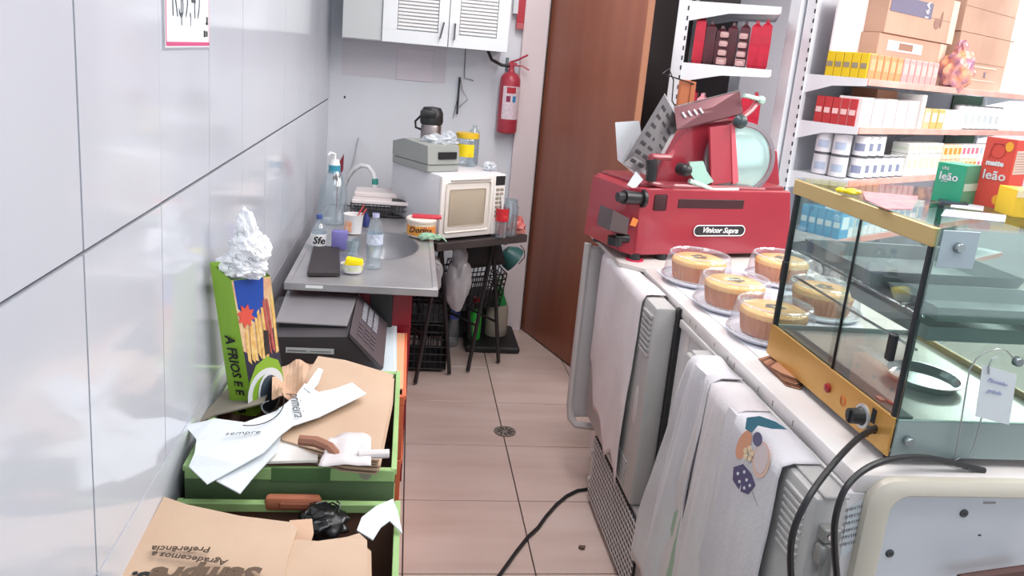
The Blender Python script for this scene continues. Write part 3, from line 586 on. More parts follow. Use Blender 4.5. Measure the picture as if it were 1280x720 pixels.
b = MB(); b.tube([at(374, 550, 'z', .815), at(395, 552, 'z', .815), at(412, 559, 'z', .81), at(424, 572, 'z', .80)], .011, 8, rr=[.012, .013, .012, .01]); tag(b.build('paper_roll', mat('brown_card', (150, 104, 84), .8), loc=at(400, 555, 'z', .79)), 'short crumpled brown paper roll between the white carton and grey wrap', 'paper roll')
b = MB()
def f2(i, j):
    p = at(412+52*i-14*j*(1-i), 546+32*j-6*math.sin(3.1*i)*(1-j), 'z', .815); return p + Vector((0, 0, .010*noise.noise(Vector((i*3, j*3, 7)))-.006*j-.004*abs(i-.5)))
b.grid(12, 8, f2); b.tube([at(448, 568, 'z', .812), at(486, 567, 'z', .81)], .010, 10); tag(b.build('wrapping_paper', mat('greyish_paper', (212, 206, 206), .6), solid=.001, loc=at(440, 560, 'z', .78)), 'greyish white wrapping paper with rolled end at the crate corner', 'paper')
b = MB(); b.prism([at(240+2, 532, 'z', .76), at(268, 520, 'z', .76), at(330, 505, 'z', .76), at(344, 470, 'z', .76), at(300, 470, 'z', .76)], (0, 0, .004)); tag(b.build('grey_card', mat('grey_card', (128, 122, 112), .8), smooth=False, loc=at(290, 500, 'z', .76)), 'grey brown card lying beneath the food box by the wall', 'card')
# front crate
t = thing('paper_bag', 'large printed brown paper bag lying upside down at front left', 'paper bag', at(250, 700, 'z', .725))
sheet('sheet', [(205, 624, .735), (235, 634, .738), (300, 648, .742), (364, 656, .738), (372, 664, .735), (360, 700, .728), (345, 790, .72), (90, 790, .72), (150, 725, .725)], kraft2, None, None, par=t, th=.006)
R_, U_ = (at(190, 695, 'z', .74)-at(280, 697, 'z', .74)), Vector((.03, -1, 0))
zt = .7455
text('Preferência', .0235, at(226, 686, 'z', zt), R_, U_, inkb, t, sx=1.0, off=.0004)
text('Agradecemos a', .0225, at(236, 697.5, 'z', zt), at(187, 691, 'z', zt)-at(280, 702, 'z', zt), U_, inkb, t, sx=1.02, off=.0004)
text('Sempre', .062, at(258, 718, 'z', zt-.003), at(200, 716, 'z', zt)-at(310, 716, 'z', zt), U_, mat('brown_print', (96, 78, 62), .8), t, shear=.2, off=.003, sx=1.0, align='CENTER')
text('S:', .05, at(174, 722, 'z', zt-.012), R_, U_, ink, t, off=.002)
sheet('paper_bag', [(362, 652, .722), (390, 650, .722), (392, 668, .722), (385, 690, .72), (352, 690, .716)], kraft, 'small brown bag corner between the big printed bag and black bundle', 'paper bag')
pile('paper_bag', [(358, 678, .73), (400, 681, .732), (436, 676, .732), (452, 671, .735), (462, 680, .73), (464, 800, .715), (345, 800, .715), (352, 720, .724)], 4, .007, kraft2,
     lambda k: 'plain brown bag in the pile at the front right, %s from the bottom' % ordn(k) if k < 3 else 'topmost plain brown bag of the pile at the front right', 'paper bag', 'brown bags in the front crate', jit=.012)
c = at(403, 652, 'z', .68)
b = MB(); b.ball(c, (.055, .05, .032), 4, .16, 2, 2.2)
for k in range(4): b.tube([c+Vector((.035*math.cos(a+k), .03*math.sin(a+k*1.3), .02+.012*math.sin(2*a))) for a in [.5*i for i in range(9)]], .002, 5)
tag(b.build('cable_bundle', mat('black_film', (28, 28, 30), .25), loc=c), 'black plastic and cable bundle in the front green crate', 'bundle')
b = MB()
WP = [(446, 664, .715), (452, 648, .725), (470, 634, .735), (491, 625, .74), (497, 640, .73), (503, 668, .705), (487, 652, .725), (476, 660, .72), (466, 676, .712)]
sheet('paper_scrap', WP, paper, 'white paper folded over the right corner of the front crate', 'paper')
# ---- food picture box ----
def food_box():
    tp = [Vector((-.452, 1.905, 1.155)), Vector((-.404, 1.915, 1.148)), Vector((-.322, 2.03, 1.138)), Vector((-.372, 2.02, 1.145))]
    bt = [Vector((-.412, 2.012, .765)), Vector((-.372, 2.022, .765)), Vector((-.298, 2.13, .765)), Vector((-.34, 2.12, .765))]
    # image corners on real depths
    tp[0] = at(262, 328, 'y', 1.905); tp[1] = at(289, 350, 'y', 1.90); tp[2] = at(338, 345, 'y', 2.02); bt[0] = at(290, 518, 'y', 2.0); bt[1] = at(318, 520, 'y', 2.0); bt[2] = at(356, 490, 'y', 2.10)
    for q in (0, 1): 
        pass
    tp[3] = tp[0]+(tp[2]-tp[1]); bt[3] = bt[0]+(bt[2]-bt[1])
    for P in (tp[0], tp[3], bt[0], bt[3]): P.x = max(P.x, -.455)
    t = thing('food_box', 'tall green picture box of food leaning against the tiled wall', 'box', bt[1])
    gm = mat('lime_green', (134, 178, 52), .4)
    b = MB(); lo = b.ring(bt); hi = b.ring(tp); b.bridge(lo, hi); b.face(lo[::-1]); b.build('carton', gm, t, smooth=False)
    n = (tp[1]-bt[1]).cross(tp[2]-bt[1]).normalized()
    if n.y > 0: n = -n
    def P(s, h, k=1): return (bt[1]+(bt[2]-bt[1])*s)*(1-h) + (tp[1]+(tp[2]-tp[1])*s)*h + n*.0006*k
    def pc(name, pts, m, k=1):
        b = MB(); b.prism([P(s, h, k) for s, h in pts], n*.0005); b.build(name, m, t, smooth=False)
    pc('printed_ground', [(.0, .36), (.0, .995), (.99, .995), (.99, .36)], mat('print_cream2', (222, 196, 150), .4, col2=(206, 150, 120), sc=30), 0.5)
    pc('printed_blue', [(.04, .80), (.04, .995), (.80, .995), (.72, .80), (.45, .66)], mat('print_blue', (36, 76, 164), .35))
    pc('printed_navy', [(.0, .05), (.0, .5), (.3, .42), (.99, .62), (.99, .02)], mat('print_navy', (28, 34, 62), .35), 1)
    ym = mat('print_fries', (232, 200, 130), .4, col2=(214, 160, 80), sc=60); pm = mat('print_meat', (190, 96, 90), .4, col2=(150, 60, 60), sc=60)
    random.seed(5)
    for k in range(9):
        s = .08+k*.1; tlt = random.uniform(-.05, .05); pc('printed_fry', [(s, .36+random.uniform(0, .08)), (s+.08, .38), (s+.085+tlt, .58+.3*s+random.uniform(0, .08)), (s+.02+tlt, .60+.3*s)], pm if k in (6, 7, 9) else ym, 2+k % 2)
    pc('printed_flower', [(.0+.2+.24*math.cos(a)*(1 if i % 2 else .6), .74+.09*math.sin(a)*(1 if i % 2 else .6)) for i, a in enumerate([math.pi*k/8 for k in range(16)])], mat('print_coral', (214, 84, 70), .4), 4)
    pc('printed_olive', [(.55, .40), (.7, .40), (.72, .58), (.6, .6)], black, 4)
    pc('printed_green', [(0, .0), (0, .26), (.25, .36), (.6, .385), (.9, .31), (.99, .2), (.99, .0)], gm, 3)
    def arc(cx, cy, r0, r1, a0, a1, asp=.33): return [(cx+r1*math.cos(a), cy+r1*asp*math.sin(a)) for a in [a0+(a1-a0)*i/16 for i in range(17)]] + [(cx+r0*math.cos(a), cy+r0*asp*math.sin(a)) for a in [a1-(a1-a0)*i/16 for i in range(17)]]
    pc('printed_white_arc', arc(.42, .12, .42, .55, -.3, 3.1), paper, 4)
    pc('printed_disc', [(.52+.30*math.cos(a), .09+.15*math.sin(a)) for a in [math.pi*k/12 for k in range(24)]], mat('print_slate', (70, 84, 96), .4), 5)
    pc('printed_ring', arc(.52, .09, .31, .36, 0, 6.28, .48), paper, 6)
    ns = (tp[0]-bt[1]).cross(tp[1]-bt[1]).normalized()
    if ns.y > 0: ns = -ns
    dn = (bt[1]-tp[1]).normalized(); ac = (tp[1]-tp[0]).normalized()
    mid = (bt[0]+bt[1])/2*.63+(tp[0]+tp[1])/2*.37 + ns*.005
    text('A FRIOS E E', .036, mid, dn, ac, ink, t, off=.001)
    text('HB', .03, (bt[0]+bt[1])/2*.93+(tp[0]+tp[1])/2*.07+ns*.005, dn, ac, ink, t, off=.001)
    c = (tp[0]+tp[1]+tp[2]+tp[3])/4
    w_ = thing('crumpled_wrap', 'crumpled white printed wrap stuffed in the top of the food box', 'wrapping', c)
    b = MB()
    def cr(cc, r, sd):
        tt = bmesh.new(); bmesh.ops.create_icosphere(tt, subdivisions=4, radius=1)
        for v in tt.verts:
            k = 1+.35*noise.noise(v.co*2+Vector((sd, 0, 0)))+.28*abs(noise.noise(v.co*5+Vector((0, sd, 0))))
            v.co = Vector((cc.x+v.co.x*r[0]*k, cc.y+v.co.y*r[1]*k, cc.z+v.co.z*r[2]*k))
        b.merge(tt)
    cr(c+Vector((.004, 0, .01)), (.055, .05, .032), 1); cr(c+Vector((.02, 0, .055)), (.042, .04, .042), 4)
    b.build('crumple', mat('foil_paper', (238, 240, 243), .45, col2=(218, 220, 226), sc=22), w_, ang=.25)
    b = MB(); cr(c+Vector((.012, -.005, .10)), (.024, .022, .05), 9); b.build('crumple_tip', mat('foil_paper', (226, 228, 232), .45), w_, ang=.25)
    b = MB(); random.seed(3)
    for k in range(13):
        q = at(random.uniform(288, 330), random.uniform(292, 345), 'y', c.y-.055); r = .005+random.random()*.004
        b.tube([q+Vector((r*math.cos(a), 0, r*.8*math.sin(a)+.002*a*.3)) for a in [.7*i for i in range(7)]], .0005, 4)
    b.build('printed_scribble', ink, w_)
food_box()
# ---- scale ----
def scale():
    t = thing('counter_scale', 'dark grey counter scale with steel pan on orange crate', 'scale', (-.23, 2.44, .652))
    bm_ = mat('scale_body', (62, 58, 62), .4, col2=(70, 66, 68), sc=4)
    b = MB(); b.prism([(-.435, 2.44, .665), (-.435, 2.44, .77), (-.155, 2.44, .782), (-.045, 2.44, .675), (-.055, 2.44, .66)], (0, .42, 0)); b.build('body', bm_, t, smooth=False)
    b = MB(); b.prism([(-.148, 2.435, .782), (-.148, 2.435, .797), (-.036, 2.435, .682), (-.045, 2.435, .672)], (0, .43, 0)); kp = b.build('keypad_panel', mat('keypad_slate', (84, 76, 80), .4), t, smooth=False)
    e1 = (Vector((-.036, 0, .682))-Vector((-.148, 0, .797))); L = e1.length; e1.normalize(); e2 = Vector((0, 1, 0)); nn = Vector((.7, 0, .7))
    o = Vector((-.148, 2.44, .7975))
    for i in range(3):
        for j in range(7):
            if 1:
                q = o+e1*(.035+i*.028)+e2*(.21+j*.026)+nn*.001
                b = MB(); b.prism([q, q+e1*.02, q+e1*.02+e2*.017, q+e2*.017], nn*.003); b.build('key', mat('key_grey', (150, 150, 158), .4), kp, smooth=False)
    for i in range(3):
        for j in range(4):
            q = o+e1*(.03+i*.03)+e2*(.05+j*.034)+nn*.0008; b = MB(); b.prism([q, q+e1*.022, q+e1*.022+e2*.022, q+e2*.022], nn*.002); b.build('key', mat('key_dark', (92, 84, 90), .4), kp, smooth=False)
    b = MB(); b.prism([at(359, 365, 'z', .786), at(343.6, 404, 'z', .786), at(434, 409, 'z', .786), at(447.7, 370, 'z', .786)], (0, 0, .007)); pn = b.build('pan', mat('scale_pan', (160, 156, 160), .3, .4, col2=(150, 148, 152), sc=3), t, smooth=False)
    k = pn.modifiers.new('b', 'BEVEL'); k.width = .003; k.segments = 2
    b = MB(); b.box((-.38, 2.53, .766), (-.17, 2.84, .788)); b.build('pan_support', black, t)
    b = MB(); b.box((-.345, 2.4385, .722), (-.195, 2.4395, .74)); b.build('label_strip', mat('label_silver', (196, 198, 200), .5), t)
    b = MB(); b.box((-.34, 2.437, .729), (-.28, 2.4385, .732)); b.box((-.27, 2.437, .729), (-.205, 2.4385, .731)); b.build('label_text', mat('label_grey', (110, 110, 116), .5), t)
    b = MB()
    for x in (-.41, -.08):
        for y in (2.47, 2.82): b.cyl((x, y, .65), (x, y, .668), .014)
    b.build('foot', black, t)
scale()
b = MB(); b.grid(8, 10, lambda i, j: at(466+30*i-10*j*(1-i), 400+88*j-4*i, 'z', .655-.0)+Vector((0, 0, .004+.006*noise.noise(Vector((i*4, j*4, 1)))))); tag(b.build('plastic_sheet', mat('pale_bluish_film', (206, 218, 224), .3), solid=.001, loc=at(478, 460, 'z', .65)), 'pale plastic film with black print beside the scale', 'plastic sheet')
b = MB(); b.box((-.028, 2.34, .650), (.03, 2.84, .656), .001); tag(b.build('card_insert', mat('peach_card', (226, 166, 128), .7), smooth=False, loc=(0, 2.6, .65)), 'peach card strip along the right edge of the orange crate', 'card')
sheet('yellow_wrapper', [(452, 490, .775), (470, 486, .775), (472, 492, .772), (456, 495, .77)], mat('amber', (232, 172, 50), .5), 'small amber wrapper at the rear rim of the bag crate', 'wrapper')

# ================= floor bits =================
c = at(631, 540, 'z', 0)
t = thing('floor_drain', 'round metal floor drain cover with swirl slots in tiled floor', 'drain', c)
b = MB(); b.lathe([(.05, 0), (.05, .003), (.046, .0035), (0, .0035)], c, 36); b.build('cover', mat('drain_steel', (170, 160, 150), .35, .6), t)
b = MB(); b.lathe([(.049, .0036), (.051, .0036), (.051, .0045), (.049, .0045)], c, 36); b.build('rim', mat('drain_dark', (70, 62, 58), .5), t)
for k in range(9):
    a = 2*math.pi*k/9; pts = [c+Vector((r*math.cos(a+r*16), r*math.sin(a+r*16), .0038)) for r in (.012, .022, .032, .042)]
    b = MB(); b.tube(pts, .002, 5, rr=[.001, .003, .0035, .0015]); b.build('slot', black, t)
pts = [at(u_, v_, 'z', .008) for u_, v_ in ((737, 611), (722, 613), (708, 620), (695, 631), (682, 646), (672, 660), (660, 671), (645, 690), (622, 722), (590, 770))]
b = MB(); b.tube(pts, .0065, 8); tag(b.build('power_cord', black, loc=pts[5]), 'black power cord snaking across the floor from the grille', 'cord')
c = at(727, 686, 'z', 0); b = MB(); b.ball(c+Vector((0, 0, .006)), (.012, .009, .006), 2, .5, 3); tag(b.build('debris', mat('debris_brown', (96, 76, 66), .8), loc=c), 'small crumb of brown debris on the floor by the grille', 'debris')
# ================= refrigerated counter =================
XF = .785
gw = mat('counter_white', (222, 220, 222), .45, col2=(206, 202, 206), sc=5, amt=.6, bump=.05, bsc=8); gg = mat('door_grey', (178, 176, 174), .45, col2=(166, 164, 164), sc=4)
top_m = mat('worktop_offwhite', (226, 222, 220), .3, col2=(212, 204, 202), sc=5)
ct = thing('refrigerated_counter', 'long white refrigerated counter with grey doors along the aisle', 'counter', (.86, 1.25, 0))
b = MB(); b.box((.868, 1.262, .06), (1.55, 3.14, .965), .003); b.build('body', gw, ct)
b = MB(); b.box((.862, 1.245, .962), (1.56, 2.72, 1.0), .006, seg=2); b.build('worktop', top_m, ct)
b = MB(); b.box((.856, 1.25, .935), (.87, 2.235, .962), .005, seg=2); b.build('worktop_lip', mat('lip_grey', (198, 196, 194), .45), ct)
b = MB(); b.prism([(.783, 3.216, .988), (.787, 2.735, .988), (.862, 2.66, .988), (1.56, 2.66, .988), (1.56, 3.216, .988)], (0, 0, .014)); b.build('far_board', mat('board_edge', (206, 200, 196), .45), ct, smooth=False)
# far door
b = MB(); b.box((XF, 2.26, .30), (.855, 2.96, .985), .012, seg=2); d1 = b.build('door', gg, ct)
for k in range(8):
    b = MB(); b.box((XF-.008, 2.272, .945-k*.018), (XF+.003, 2.36, .954-k*.018), .001); b.build('rib', gg, d1)
for k in range(9):
    b = MB(); b.box((XF-.004, 2.34, .325+k*.011), (XF+.003, 2.56, .330+k*.011), .001); b.build('rib', gg, d1)
b = MB(); b.lathe([(0, -.002), (.8, -.002), (1, .004), (.8, .006)], (0, 0, 0), 24, M=Matrix.Translation((XF-.001, 2.33, .63)) @ Matrix.Rotation(math.pi/2, 4, 'Y') @ Matrix.Diagonal((.075, .018, 1, 1))); b.build('handle_recess', mat('recess_pale', (196, 190, 190), .5), d1)
b = MB(); b.box((.853, 2.24, .30), (.868, 2.262, .99)); b.build('dark_gap', black, ct)
# far frame
b = MB(); pts = [(.735, 3.02, 1.0), (.735, 3.02, .30), (.742, 3.0, .25), (.76, 2.98, .232), (.86, 2.96, .23)]; b.tube(pts, .016, 8); b.build('far_frame', mat('frame_grey', (178, 174, 174), .4), ct)
b = MB(); b.box((.735, 3.01, .25), (.86, 3.05, .985), .008); b.build('far_panel', mat('frame_pale', (186, 184, 186), .4), ct)
# plinth with grille
b = MB(); b.box((.80, 2.10, .02), (.868, 2.80, .298), .003); b.build('machine_panel', mat('machine_grey', (150, 146, 146), .5), ct)
gr = None
b = MB(); b.box((.792, 2.16, .03), (.80, 2.78, .285)); gr = b.build('grille', black, ct)
b = MB()
for k in range(26):
    y0 = 2.16+.024*k
    b.tube([(.7905, y0, .03), (.7905, min(y0+.05, 2.78), .285)], .0022, 4)
for k in range(12): b.tube([(.7895, 2.16, .035+.022*k), (.7895, 2.78, .035+.022*k)], .0022, 4)
b.build('wire_mesh', mat('mesh_grey', (206, 198, 196), .4, .3), gr, kind='stuff')
b = MB(); b.box((.80, 2.79, .02), (.868, 2.83, .298), .003); b.cyl((.79, 2.81, .2), (.80, 2.81, .2), .012); b.cyl((.79, 2.81, .08), (.80, 2.81, .08), .012); b.build('corner_post', mat('mesh_grey', (206, 198, 196), .4, .3), ct)
b = MB(); b.box((.81, 1.27, .0), (1.5, 2.74, .06)); b.build('plinth', mat('plinth_dark', (60, 56, 56), .6), ct)
b = MB(); b.box((.812, 1.27, .06), (.868, 2.10, .17), .003); b.build('kick_panel', mat('machine_grey', (150, 146, 146), .5), ct)
# near door
b = MB(); b.box((XF, 1.235, .18), (.852, 1.98, .955), .012, seg=2); d2 = b.build('door', gg, ct)
for k in range(9):
    b = MB(); b.box((XF-.005, 1.262, .925-k*.016), (XF+.003, 1.345, .932-k*.016), .0015); b.build('rib', mat('rib_light', (186, 184, 182), .45), d2)
b = MB(); b.box((.80, 1.232, .955), (.85, 1.97, .962), .002); b.build('top_trim', gg, d2)
hb = MB(); hb.box((.80, 1.212, .875), (.835, 1.24, .905), .003); hb.box((.795, 1.205, .83), (.84, 1.235, .872), .01, seg=2); hb.cyl((.818, 1.212, .80), (.818, 1.212, .875), .013); hg = hb.build('hinge', mat('hinge_grey', (150, 150, 148), .4, .3), ct)
b = MB(); b.cyl((.812, 1.208, .892), (.812, 1.213, .892), .006); b.build('screw', chrome, hg)
b = MB(); b.tube([(.818, 1.215, .80), (.818, 1.215, .3)], .005); b.build('rod', blackm, hg)
# near end
fm = mat('end_frame_beige', (206, 200, 186), .35)
b = MB(); b.box((.845, 1.246, .06), (1.55, 1.262, .964), .003); b.build('end_panel', gw, ct)
b = MB()
def rr(x0, x1, z0, z1, r, n=8):
    o_ = []
    for (cx, cz, a0) in ((x1-r, z1-r, 0), (x0+r, z1-r, math.pi/2), (x0+r, z0+r, math.pi), (x1-r, z0+r, 1.5*math.pi)):
        for k in range(n+1): a = a0+math.pi/2*k/n; o_.append((cx+r*math.cos(a), cz+r*math.sin(a)))
    return o_
o1 = rr(.885, 1.53, .12, .998, .05); o2 = rr(.895, 1.52, .13, .988, .045); o3 = rr(.925, 1.49, .16, .972, .04); o4 = rr(.936, 1.48, .17, .962, .035)
rings = [b.ring([(x, y, z) for x, z in o_]) for o_, y in ((o1, 1.246), (o1, 1.228), (o2, 1.222), (o3, 1.222), (o4, 1.235), (o4, 1.246))]
for a_, c_ in zip(rings, rings[1:]): b.bridge(a_, c_)
b.build('end_frame', fm, ct)
b = MB(); b.prism([(x, 1.246, z) for x, z in o4], (0, -.006, 0)); ep = b.build('blank_plate', mat('plate_bluewhite', (204, 210, 218), .35, col2=(194, 198, 206), sc=3), ct, smooth=False)
for (x, z) in ((1.094, .926), (.959, .838), (1.4, .92), (1.1, .5)):
    b = MB(); M_ = Matrix.Translation((x, 1.24, z)) @ Matrix.Rotation(math.pi/2, 4, 'X'); b.lathe([(.0085, 0), (.0085, .002), (.006, .004), (.005, .003), (0, .003)], (0, 0, 0), 20, M=M_); s_ = b.build('screw', mat('screw_dark', (84, 88, 92), .35, .6), ep)
    b = MB(); b.lathe([(.0035, .0032), (0, .0034)], (0, 0, 0), 10, M=M_); b.build('screw_hole', black, s_)
for (u0, v0, w_, h_) in ((1215, 609, 9, 2), (1268, 609, 8, 2), (1088, 689, 5, 1.5), (1230, 627, 14, 3), (1223, 668, 3, 2)):
    a_ = at(u0, v0, 'y', 1.2395); c_ = at(u0+w_, v0+h_, 'y', 1.2395); b = MB(); b.box((a_.x, 1.239, c_.z), (c_.x, 1.2402, a_.z)); b.build('scuff', mat('scuff_grey', (150, 146, 148), .7) if w_ > 9 else mat('scuff_dark', (80, 70, 66), .7), ep)
lab = MB(); lab.prism([(.858, 1.2455, .93), (.884, 1.2455, .95), (.884, 1.2455, .84), (.862, 1.2455, .82)], (0, -.001, 0)); lb = lab.build('serial_sticker', paper, ct, smooth=False)
for k in range(6): text('NM9V1H', .010, (.8665+.0025*(k % 2), 1.2435, .93-k*.015), (.9, 0, .3), (0, 0, 1), mat('sticker_ink', (120, 116, 120), .6), lb)
b = MB(); b.tube([at(1200, 726, 'y', 1.2), at(1240, 720, 'y', 1.2), at(1290, 713, 'y', 1.2)], .012, 8); tag(b.build('cloth_strap', mat('dark_brown_strap', (84, 56, 52), .7), loc=at(1250, 712, 'y', 1.2)), 'dark brown strap hanging low before the counter end plate', 'strap')
for (y0, y1, z0) in ((2.10, 2.125, .80), (2.16, 2.19, .87)):
    b = MB(); b.box((.8655, y0, z0), (.868, y1, z0+.1), .0008); b.build('peeling_tape', mat('tape_white', (222, 214, 214), .6), ct)
random.seed(11)
for k in range(9):
    y = 1.5+k*.1+random.uniform(-.04, .04); b = MB(); b.box((.8608, y, .968+random.uniform(0, .008)), (.8622, y+.0015+.002*random.random(), .986)); b.build('chip', mat('chip_dark', (150, 136, 134), .7), ct)
for k in range(7):
    y = 2.30+k*.045; b = MB(); b.ball((.856, y, .975+random.uniform(-.01, .008)), (.006, .014, .005), 1, .5, k); b.build('chip', mat('chip_black', (36, 32, 32), .8), ct)

# ---- towels ----
def towel(label, y0, y1, zt, zb, m, xf=.778, flare=0, name='dish_towel', wave=.006, nw=3, seed=0, xb=.85, skew=0, lift=.0):
    N, Mv = 26, 34
    def f(i, j):
        y = y0+(y1-y0)*i; zbot = zb(i); tot = (xb-xf)+(zt-zbot); s = j*tot
        if s < (xb-xf): x = xb-s; z = zt+lift+.004*math.sin(i*7+seed)
        else:
            d = s-(xb-xf); z = zt-d; x = xf-.004-wave*(.3+min(1, d*3))*(.6+math.sin(i*nw*6.28+seed+d*1.5)*.8+.5*noise.noise(Vector((i*6, d*5, seed)))+.5*noise.noise(Vector((i*14, d*3, seed+5)))); y += skew*d+flare*i*min(d, .6)/.6+.01*noise.noise(Vector((i*3, d*6, seed+3)))
        if abs(s-(xb-xf)) < .012: x += .003; z -= .002
        return Vector((x, y, z))
    b = MB(); b.grid(N, Mv, f); o_ = b.build(name, m, solid=.002, ang=1.2, loc=((xf+xb)/2, (y0+y1)/2, zt)); return tag(o_, label, 'towel')
tw = mat('towel_white', (218, 212, 214), .85, col2=(208, 200, 202), sc=6, bump=.15, bsc=120)
tw2 = mat('towel_white_cool', (214, 212, 216), .85, col2=(204, 200, 206), sc=5, bump=.15, bsc=120)
towel('worn white cloth with ragged hem hanging on the far grey door', 2.37, 2.94, .99, lambda i: .30+.36*max(0, i-.42)**1+.06*abs(math.sin(i*9))+(.0 if i > .2 else .35*(.2-i)*5*0), tw, seed=1, nw=1.4, skew=.03, xf=.782)
towel('plain white towel with green stain hanging behind the other white towel', 1.74, 1.90, .972, lambda i: .10+.14*i, tw2, seed=2, nw=1.6, skew=.03, flare=.17, wave=.014, xf=.776)
towel('long plain white towel hanging beside the printed towel', 1.58, 1.765, .970, lambda i: .05+.05*i, tw, seed=4, nw=1.2, skew=.03, flare=.10, wave=.010, xf=.772)
t4 = towel('white towel with printed polka dot doll drawing on the near door', 1.345, 1.70, .967, lambda i: .06, tw2, seed=6, nw=1.0, wave=.003, xf=.77, skew=.01)
def dec(name, pts, m, k=1):      # flat print on the towel, in (y, z)
    b = MB(); b.prism([(.7635-.0006*k, y, z) for y, z in pts], (-.0005, 0, 0)); b.build(name, m, t4, smooth=False)
def pu(u_, v_): q = at(u_, v_, 'x', .7635); return (q.y, q.z)
def el(u_, v_, ru, rv, n=18, ang=0): return [pu(u_+ru*math.cos(a)*math.cos(ang)-rv*math.sin(a)*math.sin(ang), v_+ru*math.cos(a)*math.sin(ang)+rv*math.sin(a)*math.cos(ang)) for a in [2*math.pi*k/n for k in range(n)]]
dec('printed_teal', [pu(*p) for p in ((934, 522), (950, 520), (970, 527), (985, 537), (965, 536), (948, 532), (940, 541), (932, 536))], mat('print_teal', (70, 130, 150), .8), 1)
dec('printed_peach', el(930, 556, 8, 19, ang=.35), mat('print_peach', (222, 160, 130), .8), 1)
dec('printed_circle', el(952, 575, 11, 23, ang=.1), mat('print_flesh', (232, 196, 180), .8), 1); dec('printed_circle', el(952, 573, 8.5, 19, ang=.1), mat('print_palepink', (222, 206, 208), .8), 2)
dec('printed_bow', el(948, 549, 6, 9), mat('print_slateblue', (104, 102, 134), .8), 3)
for k in range(5): dec('printed_petal', el(937+4.2*math.cos(k*1.256), 567+6*math.sin(k*1.256), 3, 4), mat('print_cream', (236, 212, 176), .8), 4)
dec('printed_dress', [pu(*p) for p in ((918, 584), (930, 580), (940, 592), (945, 606), (936, 618), (926, 614), (917, 600))], mat('print_violet', (92, 84, 122), .8), 3)
for p in ((924, 592), (932, 590), (926, 602), (935, 600), (932, 610), (939, 607)): dec('printed_dot', el(p[0], p[1], 1.5, 2.2, 10), paper, 5)
b = MB(); b.tube([Vector((.762, *pu(941, 615))), Vector((.762, *pu(944, 622))), Vector((.762, *pu(948, 632)))], .0006, 4); b.build('printed_line', mat('print_slateblue', (104, 102, 134), .8), t4)
towel('pale green cloth showing between the two long white towels', 1.79, 1.90, .58, lambda i: .10, mat('towel_green', (158, 182, 160), .85), seed=8, nw=.5, wave=.002, xf=.774, xb=.782)

# ---- cords ----
def cord(label, pts, r=.0062):
    b = MB(); P = [Vector(p) for p in pts]; Q = []
    for i in range(len(P)-1):
        p0, p1, p2, p3 = P[max(i-1, 0)], P[i], P[i+1], P[min(i+2, len(P)-1)]
        for k in range(6):
            s = k/6; Q.append(.5*((2*p1)+(p2-p0)*s+(2*p0-5*p1+4*p2-p3)*s*s+(3*p1-p0-3*p2+p3)*s**3))
    Q.append(P[-1]); b.tube(Q, r, 8); return tag(b.build('power_cord', black, loc=P[0]), label, 'cord')
cord('thick black cord from the showcase knob hanging over the near door', [at(1099, 533, 'y', 1.335), at(1085, 540, 'y', 1.32), at(1068, 552, 'y', 1.29), at(1040, 582, 'y', 1.22), at(1012, 620, 'y', 1.17), at(993, 660, 'y', 1.16), at(988, 700, 'y', 1.16), at(992, 760, 'y', 1.16)])
cord('thick black cord from behind the showcase looping down the counter end', [at(1230, 588, 'y', 1.265), at(1170, 574, 'y', 1.26), at(1130, 572, 'y', 1.25), at(1090, 582, 'y', 1.22), at(1060, 606, 'y', 1.19), at(1046, 640, 'y', 1.18), at(1043, 680, 'y', 1.18), at(1050, 760, 'y', 1.18)])

# ================= cakes =================
crust = mat('cake_crust', (188, 112, 70), .75, col2=(206, 134, 84), sc=20); crumb = mat('cake_top', (232, 168, 92), .5, col2=(240, 194, 128), sc=14)
def cake(pc, lab, i):
    t = thing('cake', 'golden sponge cake with fluted side, %s' % lab, 'cake', pc + Vector((0, 0, .012)), 'cakes on the counter')
    c = pc+Vector((0, 0, .012))
    b = MB(); b.lathe([(0, 0), (.078, 0), (.082, .004), (.090, .052), (.091, .056)], c, 128, flute=.018, nf=34); b.build('fluted_side', crust, t)
    b = MB(); b.lathe([(.0912, .054), (.092, .060), (.088, .068), (.078, .073), (.03, .075), (0, .075)], c, 48); b.build('glazed_top', crumb, t)
    b = MB(); 
    for k in range(5): a = k*1.3+i; b.ball(c+Vector((.018*math.cos(a), .018*math.sin(a), .0765)), (.014, .008, .0025), 1, .3, k+i)
    b.build('garnish', mat('garnish_olive', (92, 84, 50), .5), t)
    t = thing('cake_container', 'white tray with clear dome lid over cake, %s' % lab, 'cake container', pc, 'cake containers on the counter')
    b = MB(); b.lathe([(0, .002), (.10, .002), (.108, .004), (.118, .014), (.124, .016), (.124, .0195), (.117, .018), (.106, .009), (0, .008)], pc, 128, flute=.008, nf=48); b.build('tray', mat('tray_lilacwhite', (232, 232, 240), .35), t)
    b = MB(); b.lathe([(.118, .019), (.114, .024), (.107, .075), (.103, .09), (.096, .097), (.09, .099), (.0, .1005)], pc, 120, flute=.008, nf=40); b.build('lid', clearp, t)
    b = MB(); b.lathe([(.099, .0955), (.101, .0985), (.097, .1005), (.095, .098)], pc, 80, flute=.012, nf=40, close=False); b.build('lid_ridge', clear('ridge_plastic', (250, 250, 255), .3, .1, .25), t)
    b = MB(); b.lathe([(.116, .020), (.121, .021), (.121, .0235), (.115, .0235)], pc, 96, flute=.012, nf=48); b.build('lid_rim', clear('ridge_plastic'), t)
CK = [((870, 352), 'the one nearest the slicer front'), ((914, 384), 'in the middle of the front row'), ((962, 421), 'the nearest one, partly behind the showcase post'), ((973, 352), 'in the back row beside the slicer'), ((1024, 392), 'seen through showcase glass')]
for i, ((cu, cv), lab) in enumerate(CK):
    p = at(cu, cv, 'z', 1.0035); cake(p, lab, i)
